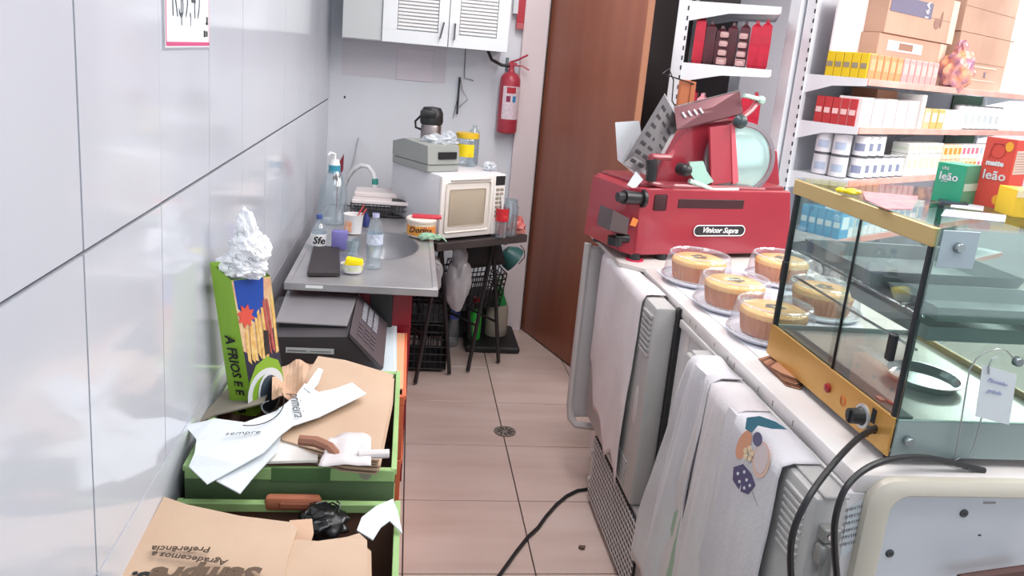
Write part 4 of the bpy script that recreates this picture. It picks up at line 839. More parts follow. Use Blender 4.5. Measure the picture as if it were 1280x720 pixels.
b = MB(); b.prism([at(820, 338, 'z', 1.0012), at(1000, 332, 'z', 1.0012), at(1095, 425, 'z', 1.0012), at(955, 452, 'z', 1.0012), at(900, 405, 'z', 1.0012)], (0, 0, .0015)); tag(b.build('white_sheet', mat('sheet_white', (232, 232, 240), .6), smooth=False, loc=at(920, 380, 'z', 1.001)), 'white paper sheet laid under the cakes on the worktop', 'sheet')
# brown papers under the showcase
for k in range(6):
    q = [at(948+3*k, 449+2*k, 'z', 1.002+.003*k), at(972+2*k, 441+k, 'z', 1.002+.003*k), at(1012+k, 470+2*k, 'z', 1.002+.003*k), at(1000-k*2, 487-k*3, 'z', 1.002+.003*k), at(982-k, 482-k*3, 'z', 1.002+.003*k)]
    b = MB(); b.prism(q, (0, 0, .0018)); tag(b.build('brown_bag', mat('bag_brown_%d' % (k % 3), [(160, 110, 84), (120, 78, 60), (182, 132, 104)][k % 3], .8), smooth=False, loc=q[0]), 'folded brown paper bag under the showcase corner, %s from the bottom' % ordn(k), 'paper bag', 'brown bags under the showcase')

# ================= showcase =================
def showcase():
    X0, X1, Y0, Y1 = .94, 1.335, 1.285, 1.822; Z0, Z1, Z2, Z3 = 1.018, 1.098, 1.432, 1.468
    t = thing('heated_showcase', 'golden framed glass food warmer showcase on the counter', 'showcase', (X0, Y0, 1.0))
    gold = mat('gold_aluminium', (202, 154, 82), .32, .4, col2=(194, 146, 74), sc=2); gold2 = mat('gold_top', (196, 168, 112), .35, .25); grey = mat('end_plate_grey', (150, 166, 166), .35, .3)
    b = MB(); b.box((X0, Y0, Z0), (X0+.006, Y1, Z1), .001); fp = b.build('front_rail', gold, t)
    b = MB(); b.box((X1-.006, Y0, Z0), (X1, Y1, Z1), .001); b.build('back_rail', gold, t)
    b = MB(); b.box((X0-.002, Y0, Z2), (X0+.012, Y1+.004, Z3), .002); b.build('top_front_rail', gold2, t)
    b = MB(); b.box((X1-.010, Y0, Z2), (X1+.002, Y1+.004, Z3), .002); b.build('top_back_rail', gold2, t)
    b = MB(); b.box((X0+.008, Y0-.004, Z0), (X1, Y0+.002, Z1-.002), .001); ep = b.build('end_base', grey, t)
    b = MB(); b.box((X0+.006, Y1-.004, Z0), (X1, Y1+.002, Z1-.002), .001); b.build('far_base', grey, t)
    b = MB(); b.box((X0+.006, Y0, Z0+.01), (X1-.006, Y1, Z0+.016)); b.build('floor_plate', steel, t)
    b = MB(); b.box((X0+.006, Y0+.002, Z1-.02), (X1-.006, Y1-.004, Z1-.014)); b.build('warming_plate', mat('worn_plate', (216, 210, 206), .25, .5, col2=(186, 180, 180), sc=5), t)
    b = MB()
    for (x, y) in ((X0+.004, Y0+.004), (X0+.004, Y1-.008), (X1-.012, Y0+.004), (X1-.012, Y1-.008)): pass
    for (x, y) in ((X0+.001, Y0+.003), (X0+.001, Y1-.014), (X1-.014, Y0+.003), (X1-.014, Y1-.014)):
        b = MB(); b.box((x, y, Z1-.012), (x+.013, y+.011, Z2+.004), .002); b.build('post', mat('post_black', (30, 34, 38), .4), t)
    for (x, y, z) in ((X0+.03, Y1-.012, 1.21), (X0+.012, Y0+.03, 1.20)):
        b = MB(); b.box((x-.03, y-.004, z), (x-.016, y+.014, z+.055), .003); b.build('latch', black, t)
    b = MB(); b.box((X0+.004, Y0+.01, Z1-.01), (X0+.007, Y0+.262, Z2+.01)); b.box((X0+.010, Y0+.24, Z1-.01), (X0+.013, Y1-.01, Z2+.01)); b.build('sliding_pane', glass, t)
    b = MB(); b.box((X0+.003, Y0+.239, Z1-.01), (X0+.008, Y0+.243, Z2)); b.build('pane_edge', mat('pane_edge_black', (20, 24, 24), .3), t)
    b = MB(); b.box((X1-.008, Y0+.01, Z1-.01), (X1-.005, Y1-.01, Z2+.01)); b.build('back_pane', glass, t)
    b = MB(); b.box((X0+.004, Y0-.0045, Z1-.004), (X1-.004, Y0-.0015, Z3-.001)); b.build('end_pane', glassg, t)
    b = MB(); b.box((X0+.004, Y1, Z1), (X1-.004, Y1+.003, Z3-.001)); b.build('far_pane', glass, t)
    b = MB(); b.box((X0, Y0-.004, Z3), (X1, Y1+.004, Z3+.004)); b.build('top_glass', glass, t)
    b = MB(); b.box((X0+.012, Y0-.0065, Z2-.035), (X0+.085, Y0-.0045, Z3-.002), .001); b.build('corner_plate', mat('corner_plate', (168, 184, 192), .4), t)
    for (x, z) in ((X0+.046, 1.436), (X0+.034, 1.055), (X1-.04, 1.055), (1.158, 1.225)):
        b = MB(); b.lathe([(.0095, 0), (.0095, .008), (.0075, .011), (0, .011)], (0, 0, 0), 24, M=Matrix.Translation((x, Y0-.006, z)) @ Matrix.Rotation(math.pi/2, 4, 'X')); b.build('knob_screw', mat('satin_nickel', (150, 158, 160), .3, .8), t)
    # controls
    RY = Matrix.Rotation(-math.pi/2, 4, 'Y')
    b = MB(); b.lathe([(.025, 0), (.025, .004), (.019, .005), (0, .005)], (0, 0, 0), 28, M=Matrix.Translation((X0, 1.378, 1.057)) @ RY); kn = b.build('dial_ring', mat('dial_silver', (196, 200, 204), .3, .4), t)
    b = MB(); b.lathe([(.020, .004), (.0165, .01), (.0155, .030), (0, .031)], (0, 0, 0), 24, M=Matrix.Translation((X0, 1.378, 1.057)) @ RY); b.box((X0-.034, 1.374, 1.044), (X0-.03, 1.382, 1.07), .001); b.build('dial_knob', black, kn)
    b = MB(); b.lathe([(.0105, 0), (.0105, .004), (.008, .007), (0, .008)], (0, 0, 0), 24, M=Matrix.Translation((X0, 1.517, 1.056)) @ RY); b.build('indicator_lamp', mat('lamp_red', (150, 30, 36), .2), t)
    b = MB(); b.lathe([(.010, .0), (.0115, .0), (.0115, .0008), (.010, .0008)], (0, 0, 0), 24, M=Matrix.Translation((X0, 1.455, 1.054)) @ RY); b.lathe([(.005, .0), (.0065, .0), (.0065, .0008), (.005, .0008)], (0, 0, 0), 24, M=Matrix.Translation((X0, 1.455, 1.054)) @ RY); b.build('printed_symbol', mat('print_orange', (222, 100, 40), .5), t)
    b = MB(); b.box((X0-.001, 1.338, 1.058), (X0, 1.352, 1.088)); b.build('rating_plate', black, t)
    b = MB(); b.box((X0-.001, 1.350, 1.024), (X0, 1.362, 1.034)); b.build('rating_plate', black, t)
    b = MB(); b.cyl((X0-.012, 1.335, 1.048), (X0+.002, 1.335, 1.048), .008); b.build('cable_gland', black, t)
    b = MB()
    for (x, y) in ((X0+.03, Y0+.03), (X0+.03, Y1-.03), (X1-.03, Y0+.03), (X1-.03, Y1-.03)): b.cyl((x, y, 1.0), (x, y, Z0+.001), .012)
    b.build('foot', black, t)
    b = MB(); b.tube([(X0+.09, Y0+.08, 1.30), (X0+.02, Y0+.08, 1.30)], .003); 
    for z in (1.235, 1.30):
        b.tube([(X0+.03, Y0+.02, z-.006), (X0+.03, Y1-.02, z-.006)], .003, 6); b.tube([(X1-.03, Y0+.02, z-.006), (X1-.03, Y1-.02, z-.006)], .003, 6)
    b.build('tray_rail', chrome, t)
    return X0, X1, Y0, Y1, Z0, Z1, Z2, Z3
X0, X1, Y0, Y1, Z0, Z1, Z2, Z3 = showcase()
trm = mat('tray_grey', (150, 156, 160), .35, .3, col2=(138, 144, 150), sc=3)
def tray(label, a, c_, z, h=.028, rot=0):
    t = thing('baking_tray', label, 'tray', ((a[0]+c_[0])/2, (a[1]+c_[1])/2, z), 'dark trays in the showcase', rotz=rot, local=True); w_, d_ = (c_[0]-a[0])/2, (c_[1]-a[1])/2; f_ = .012
    b = MB(); P = lambda e, zz: [(-w_+e, -d_+e, zz), (w_-e, -d_+e, zz), (w_-e, d_-e, zz), (-w_+e, d_-e, zz)]
    rg = [b.ring(P(f_+.002, 0)), b.ring(P(.002, h)), b.ring(P(0, h+.001)), b.ring(P(.0035, h)), b.ring(P(f_+.004, .002))]
    b.face(rg[0][::-1]); [b.bridge(p, q) for p, q in zip(rg, rg[1:])]; b.face(rg[-1]); b.build('pan', trm, t, smooth=False)
tray('dark baking tray on the upper rack at the far end of showcase', (X0+.014, Y0+.19), (X1-.02, Y1-.06), 1.300, .034)
tray('dark baking tray on the upper rack at the near end of showcase', (X0+.05, Y0+.014), (X1-.01, Y0+.18), 1.285, .03)
tray('dark baking tray on the lower rack of the showcase', (X0+.05, Y0+.03), (X1-.02, Y0+.33), 1.24, .032)
t = thing('oval_pan', 'oval metal pan on the warming plate inside the showcase', 'pan', at(1150, 478, 'z', 1.085))
c = at(1152, 476, 'z', 1.085)
b = MB(); b.lathe([(0, .001), (.066, .001), (.074, .014), (.079, .014), (.079, .0165), (.072, .0165), (.064, .004), (0, .004)], c, 40, sx=1.0, sy=1.1); b.build('pan', chrome, t)
b = MB(); b.box((X0+.02, Y0+.02, Z1-.0135), (X0+.055, Y1-.03, Z1-.006), .001); tag(b.build('grey_strip', mat('strip_grey', (96, 96, 100), .4, .4), loc=(X0+.04, 1.5, 1.085)), 'long grey metal strip along the front inside the showcase', 'metal strip')
for k, (y, s) in enumerate(((1.375, .012), (1.36, .008))):
    b = MB(); b.box((X0+.028+k*.014, y, Z1-.006), (X0+.028+s+k*.014, y+.02, Z1-.003), .001); tag(b.build('crumb', mat('crumb_%d' % k, [(214, 150, 140), (190, 90, 80)][k], .6), loc=(X0+.03, y, 1.09)), ['small pinkish scrap on the grey strip inside the showcase', 'tiny red scrap on the grey strip inside the showcase'][k], 'scrap')
# wire hook with note
t = thing('price_note', 'handwritten white note hanging on the wire hook by showcase', 'note', at(1240, 500, 'y', 1.262))
b = MB(); q = [at(*p, 'y', 1.262) for p in ((1228, 456), (1271, 468), (1261, 531), (1219, 520))]; b.prism(q, (0, -.0006, 0)); b.build('card', paper, t, smooth=False)
bl_ = mat('blue_pen', (140, 150, 196), .6); e_ = q[1]-q[0]
text('Pãozinho', .012, at(1247, 478, 'y', 1.260), e_, (0, 0, 1), bl_, t, shear=.3, off=-.0001); text('gelado', .012, at(1243, 490, 'y', 1.260), e_, (0, 0, 1), bl_, t, shear=.3, off=-.0001)
b = MB(); b.tube([at(*p, 'y', 1.268) for p in ((1266, 447), (1258, 438), (1247, 436), (1232, 440), (1220, 449), (1212, 462), (1208, 485), (1201, 530), (1194, 570), (1192, 577), (1200, 572))], .0014, 6); b.tube([at(*p, 'y', 1.266) for p in ((1227, 522), (1218, 555), (1211, 572), (1219, 570))], .0014, 6)
b.tube([at(*p, 'y', 1.259) for p in ((1236, 468), (1236, 458), (1240, 449), (1247, 446))], .0016, 6); tag(b.build('wire_hook', mat('wire_silver', (170, 174, 176), .3, .7), loc=at(1205, 500, 'y', 1.268)), 'thin bent wire hook standing in front of the showcase end', 'wire hook')
b = MB(); b.tube([at(1168, 574, 'z', 1.004), at(1210, 588, 'z', 1.004)], .002, 6); b.box((0, 0, 0), (0, 0, 0)); tag(b.build('metal_skewer', chrome, loc=at(1190, 580, 'z', 1.002)), 'thin metal skewer lying below the showcase end', 'skewer')
# on the glass top
ZT = Z3+.004
def tea_box(name, label, o, w_, d_, h, rz, col, cat='box'):
    t = thing(name, label, cat, o, rotz=rz, local=True); b = MB(); b.box((0, 0, 0), (w_, d_, h), .001); b.build('carton', mat(name+'_colour', col, .5), t); return t
p = at(1163, 250, 'z', ZT); 
ga = math.radians(-60)
t = tea_box('green_tea_box', 'green tea box with white lettering on the showcase glass', p, .060, .075, .085, ga, (44, 160, 122))
text('leão', .024, (.028, -.0012, .056), (1, 0, 0), (0, 0, 1), paper, t, off=.0003); text('chá', .011, (.018, -.0012, .074), (1, 0, 0), (0, 0, 1), paper, t); text('verde', .006, (.02, -.0012, .046), (1, 0, 0), (0, 0, 1), paper, t)
b = MB(); b.box((.0607, .004, .030), (.0612, .071, .046)); b.build('side_band', mat('band_pale', (180, 206, 190), .5), t)
b = MB(); b.box((.0602, .002, .002), (.0606, .073, .083)); b.build('side_print', mat('side_green', (84, 150, 120), .5), t)
p = at(1215, 255, 'z', ZT)
t = tea_box('red_tea_box', 'tall red tea box with white lettering on showcase glass', p, .062, .075, .148, ga, (216, 78, 66))
text('leão', .028, (.031, -.0012, .068), (1, 0, 0), (0, 0, 1), paper, t, off=.0004); text('matte', .015, (.027, -.0012, .094), (1, 0, 0), (0, 0, 1), paper, t, off=.0008)
for (x, z, r) in ((.048, .132, .008), (.045, .018, .008)):
    b = MB(); b.lathe([(r, 0), (0, .0)], (0, 0, 0), 20, M=Matrix.Translation((x, -.0009, z)) @ Matrix.Rotation(math.pi/2, 4, 'X') @ Matrix.Diagonal((1, 1.3, 1, 1))); b.build('yellow_badge', mat('badge_yellow', (236, 168, 50), .5), t)
b = MB(); b.lathe([(.015, 0), (.0135, 0.0)], (0, 0, 0), 24, M=Matrix.Translation((.028, -.0009, .12)) @ Matrix.Rotation(math.pi/2, 4, 'X') @ Matrix.Diagonal((1, 1.1, 1, 1))); b.tube([(.018, -.0009, .108), (.012, -.0009, .104), (.015, -.0009, .12), (.018, -.0009, .136), (.038, -.0009, .136)], .0008, 4); b.build('printed_drawing', mat('print_darkred', (176, 50, 46), .5), t)
b = MB(); b.box((.0622, .006, .075), (.0627, .069, .125)); b.build('side_table', mat('side_cream', (214, 196, 186), .5), t)
b = MB(); 
for k in range(8): b.box((.0627, .01, .08+k*.0055), (.0630, .065, .0812+k*.0055))
b.build('side_text', mat('side_text_red', (170, 110, 100), .5), t)
b = MB(); b.lathe([(.011, .0), (.0, .0)], (0, 0, 0), 20, M=Matrix.Translation((.0629, .045, .03)) @ Matrix.Rotation(math.pi/2, 4, 'Y')); b.build('round_seal', black, t)
p = at(1264, 271, 'z', ZT); t = tea_box('yellow_box', 'yellow box cut by the right edge on showcase glass', p, .08, .07, .055, -.2, (240, 196, 50), 'box')
b = MB(); b.box((0.001, -.0008, .040), (.079, -.0002, .054)); b.build('cream_band', mat('cream_band', (240, 220, 180), .5), t)
text('Mais', .016, (.035, -.0015, .022), (1, 0, 0), (0, 0, 1), ink, t, off=.0006)
for k, (pts, m, lab) in enumerate(((((1182, 262), (1258, 269), (1256, 278), (1176, 270)), mat('leaflet_pale', (190, 194, 204), .5), 'white leaflet under the red tea box on the glass'), (((1190, 253), (1230, 258), (1229, 264), (1188, 259)), mat('leaflet_grey', (212, 214, 224), .5), 'grey white leaflet beside the green tea box on glass'))):
    b = MB(); b.prism([at(*p, 'z', ZT+.0006+.0012*k) for p in pts], (0, 0, .001)); tag(b.build('leaflet', m, smooth=False, loc=at(*pts[0], 'z', ZT)), lab, 'leaflet')
b = MB(); b.prism([at(*p, 'z', ZT+.0008) for p in ((1172, 251), (1205, 253), (1210, 258), (1176, 256))], (0, 0, .006)); tag(b.build('pen', mat('pen_dark', (60, 66, 80), .4), smooth=False, loc=at(1190, 254, 'z', ZT)), 'dark flat pen lying before the green tea box', 'pen')
b = MB(); b.prism([at(*p, 'z', ZT+.0006) for p in ((1078, 240), (1148, 246), (1140, 262), (1108, 262), (1082, 250))], (0, 0, .0015)); tag(b.build('pink_card', mat('pink_card', (222, 122, 134), .6, col2=(228, 150, 146), sc=30), smooth=False, loc=at(1110, 250, 'z', ZT)), 'pink printed card lying on the front of the showcase glass', 'card')
c = at(1064, 243, 'z', ZT); b = MB(); b.ball(c+Vector((0, 0, .006)), (.022, .013, .007), 3, .15, 1, 2); b.ball(c+Vector((-.018, .014, .006)), (.012, .008, .006), 2); tag(b.build('yellow_clip', mat('lemon_plastic', (250, 226, 40), .35), loc=c), 'bright yellow plastic clip on the front edge of showcase glass', 'clip')

# ================= slicer =================
def slicer():
    A15 = math.radians(15)
    t = thing('meat_slicer', 'red meat slicer with round blade at the far end of counter', 'meat slicer', (.86, 2.77, 1.002), rotz=A15, local=True)
    red = mat('slicer_red', (160, 48, 62), .3, col2=(152, 44, 58), sc=3, coat=.3); dred = mat('slicer_dark_red', (146, 62, 72), .3, coat=.3); dk = mat('slicer_shadow', (56, 14, 22), .6)
    b = MB(); b.prism([(-.01, 0, .02), (.72, 0, .02), (.67, 0, .272), (-.02, 0, .272)], (0, .34, 0)); bs = b.build('base', red, t, smooth=False); k = bs.modifiers.new('b', 'BEVEL'); k.width = .008; k.segments = 3
    b = MB(); b.prism([(-.06, .03, .03), (-.01, .0, .02), (-.02, 0, .272), (-.05, .03, .265)], (0, .28, 0)); b.build('side_cowl', red, t, smooth=False)
    b = MB(); b.box((.15, -.002, .20), (.45, .004, .235), .002); b.build('slot_window', dk, t)
    b = MB(); b.box((.045, -.003, .19), (.10, .004, .25), .006, seg=2); b.build('port', dk, t)
    b = MB(); pts = rr(.235, .47, .095, .135, .0195, 6); b.prism([(x, -.001, z) for x, z in pts], (0, -.003, 0)); lp = b.build('name_plate', mat('plate_dark', (44, 44, 48), .4), t, smooth=False)
    b = MB(); b.tube([(x, -.0045, z) for x, z in pts+pts[:1]], .0022, 6, cap=False); b.build('plate_rim', whitepl, lp)
    text('Vinicor Supra', .029, (.353, -.006, .116), (1, 0, -.02), (0, 0, 1), whitepl, lp, shear=.35, off=.0008, sx=1.05)
    b = MB(); b.prism([(-.045, -.0, .135), (-.02, -.0, .13), (-.012, -.0, .155), (-.036, -.0, .165)], (0, -.002, 0)); b.build('sticker', mat('sticker_orange', (226, 130, 60), .5), t, smooth=False)
    # raised deck
    b = MB(); b.box((-.0, .03, .270), (.66, .33, .285), .006, seg=2); b.build('deck', dred, t)
    b = MB(); b.prism([(.10, .09, .285), (.12, .09, .36), (.22, .09, .50), (.42, .09, .53), (.56, .09, .285)], (0, .05, 0)); b.build('blade_housing', red, t, smooth=False)
    b = MB(); b.tube([(.02, .02, .39), (.03, .02, .29), (.09, .02, .278), (.55, .02, .272)], .012, 8); b.tube([(.02, .02, .385), (.10, .02, .385), (.13, .05, .40)], .012, 8); b.build('guard_rail', dred, t)
    b = MB(); b.tube([(.018, .01, .375), (.022, .005, .34), (.026, .01, .30)], .02, 10); b.build('grip', black, t)
    # blade
    Mb = Matrix.Translation((.485, .075, .385)) @ Matrix.Rotation(math.pi/2, 4, 'X') @ Matrix.Rotation(math.radians(-28), 4, 'Y')
    Mb = Matrix.Translation((.43, .045, .385)) @ Matrix.Rotation(math.radians(-12), 4, 'Z') @ Matrix.Rotation(math.radians(90), 4, 'X')
    b = MB(); b.lathe([(.136, -.01), (.145, .0), (.143, .012), (.128, .014), (.126, .008)], (0, 0, 0), 48, M=Mb); b.build('blade_guard', mat('guard_aluminium', (150, 140, 146), .35, .6), t)
    b = MB(); b.lathe([(.125, .006), (.10, .010), (.095, .012), (0, .012)], (0, 0, 0), 48, M=Mb); b.build('blade', mat('blade_steel', (196, 226, 222), .18, .55), t)
    b = MB()
    for k in range(9): b.box((.455, .030, .45-k*.016), (.49, .033, .4525-k*.016))
    b.build('blade_marks', mat('blade_mark_grey', (160, 190, 186), .4), t)
    for (x, z) in ((.50, .268),):
        b = MB(); b.cyl((x, .02, z), (x, .045, z), .017); b.build('guard_knob', mat('teal_knob', (70, 150, 146), .3, .3), t)
    # gauge plate
    b = MB(); b.prism([(.265, .03, .50), (.365, .03, .515), (.41, .03, .30), (.31, .03, .285)], (0, .012, 0)); b.build('gauge_plate', mat('gauge_red', (170, 58, 70), .22, coat=.5), t, smooth=False)
    b = MB(); b.prism([(.355, .026, .517), (.372, .026, .515), (.43, .026, .30), (.405, .026, .29)], (0, .012, 0)); b.build('gauge_edge', mat('gauge_pink', (208, 100, 112), .3), t, smooth=False)
    b = MB(); b.ball((.385, .015, .53), .027, 3); b.build('ball_knob', mat('slate_knob', (50, 66, 70), .35), t)
    b = MB(); b.tube([(.385, .03, .53), (.46, .06, .57), (.50, .08, .60)], .012, 8); b.build('arm', dred, t)
    b = MB(); b.tube([(.43, .07, .625), (.50, .07, .615)], .009, 8); b.ball((.51, .07, .612), .018, 2); b.build('clamp_lever', mat('mint_metal', (190, 230, 214), .25, .5), t)
    # meat carriage with slotted plates
    sl = mat('slotted_steel', (120, 116, 118), .35, .75)
    P0, P1, P2, P3 = Vector((.106, .12, .606)), Vector((.21-.03, .10, .50)), Vector((.06, .06, .30)), Vector((-.045, .10, .345))
    b = MB(); b.prism([P0, P1, P2, P3], (.004, .004, .003)); pt = b.build('slotted_plate', sl, t, smooth=False)
    nrm = (P1-P0).cross(P3-P0).normalized()
    if nrm.y > 0: nrm = -nrm
    for r in range(7):
        for q in range(3):
            s = (r+.7)/7.6; h = .15+q*.27; a_ = P0.lerp(P3, s); c_ = P1.lerp(P2, s); d_ = (c_-a_)
            e1 = a_+d_*h; e2 = a_+d_*(h+.17); dn = (P3-P0).normalized()*.012
            b = MB(); b.prism([e1+nrm*.001, e2+nrm*.001, e2+dn+nrm*.001, e1+dn+nrm*.001], nrm*.001); b.build('slot', mat('slot_dark', (46, 42, 46), .6), pt, smooth=False)
    Q0, Q1, Q2, Q3 = Vector((.150, .11, .562)), Vector((.45, .13, .640)), Vector((.42, .05, .560)), Vector((.135, .05, .485))
    b = MB(); b.prism([Q0, Q1, Q2, Q3], (.002, .003, -.005)); b.build('upper_plate', mat('plate_maroon_steel', (112, 74, 80), .3, .5), t, smooth=False)
    b = MB(); b.tube([Q0, Q1], .003, 6); b.build('plate_lip', chrome, t)
    for k in range(4):
        s = .1+k*.085; a_ = Q0.lerp(Q1, s).lerp(Q3.lerp(Q2, s), .35); c_ = a_+(Q3-Q0)*.22+Vector((.012, 0, 0)); b = MB(); b.tube([a_+Vector((0, -.003, .002)), c_+Vector((0, -.003, .002))], .0045, 5); b.build('slot', mat('slot_pale', (206, 206, 210), .4), t)
    # rear motor housing
    b = MB(); b.prism([(.57, .12, .272), (.72, .12, .272), (.675, .12, .42), (.61, .12, .435)], (0, .16, 0)); mh = b.build('motor_housing', red, t, smooth=False); k = mh.modifiers.new('b', 'BEVEL'); k.width = .012; k.segments = 3
    # knobs and mechanism
    b = MB(); b.tube([(.15, .015, .345), (.15, -.02, .345)], .024, 12); b.ball((.15, -.02, .345), .024, 2); b.build('dial', black, t)
    b = MB(); b.prism([(.19, .02, .37), (.25, .02, .375), (.27, .02, .34), (.31, .02, .30), (.25, .02, .275), (.20, .02, .33)], (0, .012, 0)); b.tube([(.20, .02, .30), (.30, .015, .27), (.42, .015, .272)], .01, 8); b.build('sharpener', mat('mint_metal', (190, 230, 214), .25, .5), t)
    b = MB(); b.tube([(-.01, .0, .235), (-.09, -.01, .24)], .026, 14, rr=[.022, .026]); b.tube([(-.09, -.01, .24), (-.115, -.01, .24)], .018, 10); b.tube([(-.0, .0, .235), (-.012, .0, .235)], .034, 14); b.build('thickness_knob', black, t)
    b = MB(); b.prism([(-.125, .0, .115), (-.05, .0, .10), (-.05, .0, .16), (-.12, .0, .19)], (0, .10, 0)); b.build('side_bracket', mat('bracket_steel', (104, 94, 96), .4, .6), t, smooth=False)
    b = MB(); b.cyl((-.08, .03, .055), (-.08, .03, .085), .028); b.cyl((-.08, .03, .08), (-.03, .02, .08), .016); b.build('side_foot', black, t)
    for (x, y) in ((.0, .01), (.62, .01), (.0, .3), (.62, .3), (.12, .02)):
        b = MB(); b.cyl((x, y, .0), (x, y, .026), .022, .017); b.build('rubber_foot', black, t)
    b = MB(); b.cyl((.0, .01, .0), (.0, .01, .004), .034); b.build('pink_pad', mat('pad_pink', (196, 40, 80), .5), t)
    b = MB(); b.prism([(-.05, .04, .275), (-.03, .02, .265), (.0, .02, .30), (-.02, .04, .325)], (0, .004, 0)); b.build('paper_tag', paper, t, smooth=False)
slicer()
b = MB(); b.prism([at(769, 153, 'y', 2.98), at(799, 151, 'y', 2.98), at(806, 190, 'y', 2.98), at(796, 220, 'y', 2.98), at(772, 200, 'y', 2.98)], (0, .002, 0)); tag(b.build('folded_paper', paper, smooth=False, loc=at(785, 190, 'y', 2.98)), 'white paper leaf sticking out behind the slotted steel plate', 'paper')
b = MB(); b.prism([at(776, 203, 'y', 2.90), at(797, 217, 'y', 2.90), at(801, 219, 'y', 2.90), at(789, 176, 'y', 2.90)], (0, .002, 0)); tag(b.build('folded_paper', mat('grey_white', (206, 212, 214), .6), smooth=False, loc=at(790, 205, 'y', 2.9)), 'folded paper corner below the slotted steel plate of slicer', 'paper')
b = MB(); c = at(768, 288, 'z', 1.004); b.box((c.x-.03, c.y-.06, 1.0035), (c.x+.07, c.y+.06, 1.018), .006, seg=2); b.box((c.x-.02, c.y-.09, 1.0035), (c.x+.07, c.y-.07, 1.012), .004); tag(b.build('yellow_pad', mat('pad_mustard', (224, 180, 60), .6, col2=(236, 214, 170), sc=20), loc=(c.x, c.y, 1.003)), 'yellow and cream folded pad under the slicer side foot', 'pad')
b = MB(); b.ball(at(752, 281, 'z', 1.03)+Vector((0, .1, 0)), (.03, .03, .028), 3, .2, 3); tag(b.build('white_lump', whitepl, loc=at(752, 281, 'z', 1.003)), 'white rounded bag behind the slicer side bracket', 'bag')

# ================= wood board behind the slicer =================
b = MB(); b.box((1.155, 3.40, 1.0), (1.20, 3.43, 1.66), .002); b.box((1.20, 3.395, 1.0), (1.222, 3.43, 1.655), .002)
o_ = b.build('wooden_board', [mat('board_orange', (176, 104, 66), .5)], loc=(1.18, 3.41, 1.0)); tag(o_, 'upright orange wooden board behind the slicer beside shelf', 'board')
b = MB(); b.tube([Vector((1.21, 3.392, 1.645)), at(828, 92, 'y', 3.38), at(836, 86, 'y', 3.38), at(842, 100, 'y', 3.38), at(840, 126, 'y', 3.38), Vector((1.215, 3.39, 1.45))], .003, 6); tag(b.build('black_cable', black, loc=at(838, 100, 'y', 3.38)), 'thin black cable looping over the wooden board', 'cable')
b = MB(); b.box((.95, 3.25, .0), (1.5, 3.45, 1.0), .01); tag(b.build('rear_cupboard', mat('cupboard_dark', (70, 56, 52), .6), loc=(1.2, 3.3, 0)), 'dark low cupboard behind the slicer end of the counter', 'cupboard')

# ================= shelving =================
whm = mat('shelf_white', (224, 228, 234), .4); slotm = mat('slot_black', (50, 52, 58), .6)
def shelf_unit(name, label, o, az, length, depth, levels, up_h, back=None, rail=None, dx=0, mods=1, raild=0):
    rz = -math.radians(az); t = thing(name, label, 'shelf unit', o, rotz=rz, local=True)
    for k in range(mods+1):
        y = length*k/mods
        b = MB(); b.box((-.06, y-.02, 0), (-.0, y+.02, up_h), .002); upr = b.build('upright', whm, t)
        if k == 0:
            b = MB(); z = .3
            while z < up_h: b.box((-.012, y-.0215, z), (-.004, y-.0195, z+.022)); z += .05
            b.build('slot_column', slotm, upr, kind='stuff')
    b = MB(); b.box((-.035, 0, .1), (-.03, length, up_h)); b.build('back_panel', back or mat('back_panel_grey', (206, 208, 216), .5), t)
    for z in levels:
        b = MB(); b.box((0, 0.004, z-.028), (depth, length-.004, z), .002); sh = b.build('shelf', whm, t)
        b = MB(); b.box((depth, 0.0, z-.03), (depth+.008, length, z+.004), .001); b.build('price_rail', rail if rail else whm, sh)
        for k in range(mods+1):
            y = min(max(length*k/mods, .0), length)-(.004 if k else .004)
            b = MB(); b.prism([(0, y, z+.004), (depth, y, z+.004), (depth, y, z-.034), (depth*.45, y, z-.046), (0, y, z-.095)], (0, .004, 0)); b.build('bracket', whm, sh, smooth=False)
    b = MB(); b.box((0, 0, 0), (depth, length, .10), .003); b.build('base', whm, t)
    return t
# coffee shelf
g1o = Vector((1.400+.01, 4.16, 0)); g1a = 23
def g1p(d, l, z): x, y = rot2(d, l, -math.radians(g1a)); return g1o + Vector((x, y, z))
shelf_unit('shelf_unit', 'white shelf unit of red coffee packs behind the slicer', g1o, g1a, .62, .44, [.55, .97, 1.365, 1.735, 2.045], 2.35, back=mat('shelf_back_dark', (60, 48, 54), .6))
packm = [mat('coffee_red', (190, 36, 60), .3, col2=(160, 26, 48), sc=14), mat('coffee_dark', (86, 40, 48), .3, col2=(60, 30, 36), sc=14), mat('coffee_pink', (214, 110, 130), .3, col2=(230, 200, 206), sc=20, amt=.5)]
def pack(lab, p, w_, d_, h, m, rz, grp):
    b = MB(); 
    def prof(z): return 1-.75*abs(z/h-.5)**4*8 if True else 1
    rg = []
    for z, s in ((0, .86), (h*.06, 1), (h*.5, 1.04), (h*.86, .95), (h*.93, .35), (h, .3)):
        rg.append(b.ring([(-w_/2*(.3+.7*s if z > h*.9 else s) if 0 else -w_/2*s, -d_/2*min(1, s+.0), z), (w_/2*s, -d_/2*s, z), (w_/2*s, d_/2*s, z), (-w_/2*s, d_/2*s, z)]))
    for a_, c_ in zip(rg, rg[1:]): b.bridge(a_, c_)
    b.face(rg[0][::-1]); b.face(rg[-1]); o_ = b.build('coffee_pack', [m], loc=p, smooth=False) if 0 else None
    me_o = b
    bmesh.ops.translate(me_o.bm, vec=p, verts=me_o.bm.verts); o_ = me_o.build('coffee_pack', m, loc=p, smooth=False); o_.rotation_euler.z = rz
    return tag(o_, lab, 'coffee pack', grp)
rz1 = -math.radians(g1a); n_ = 0
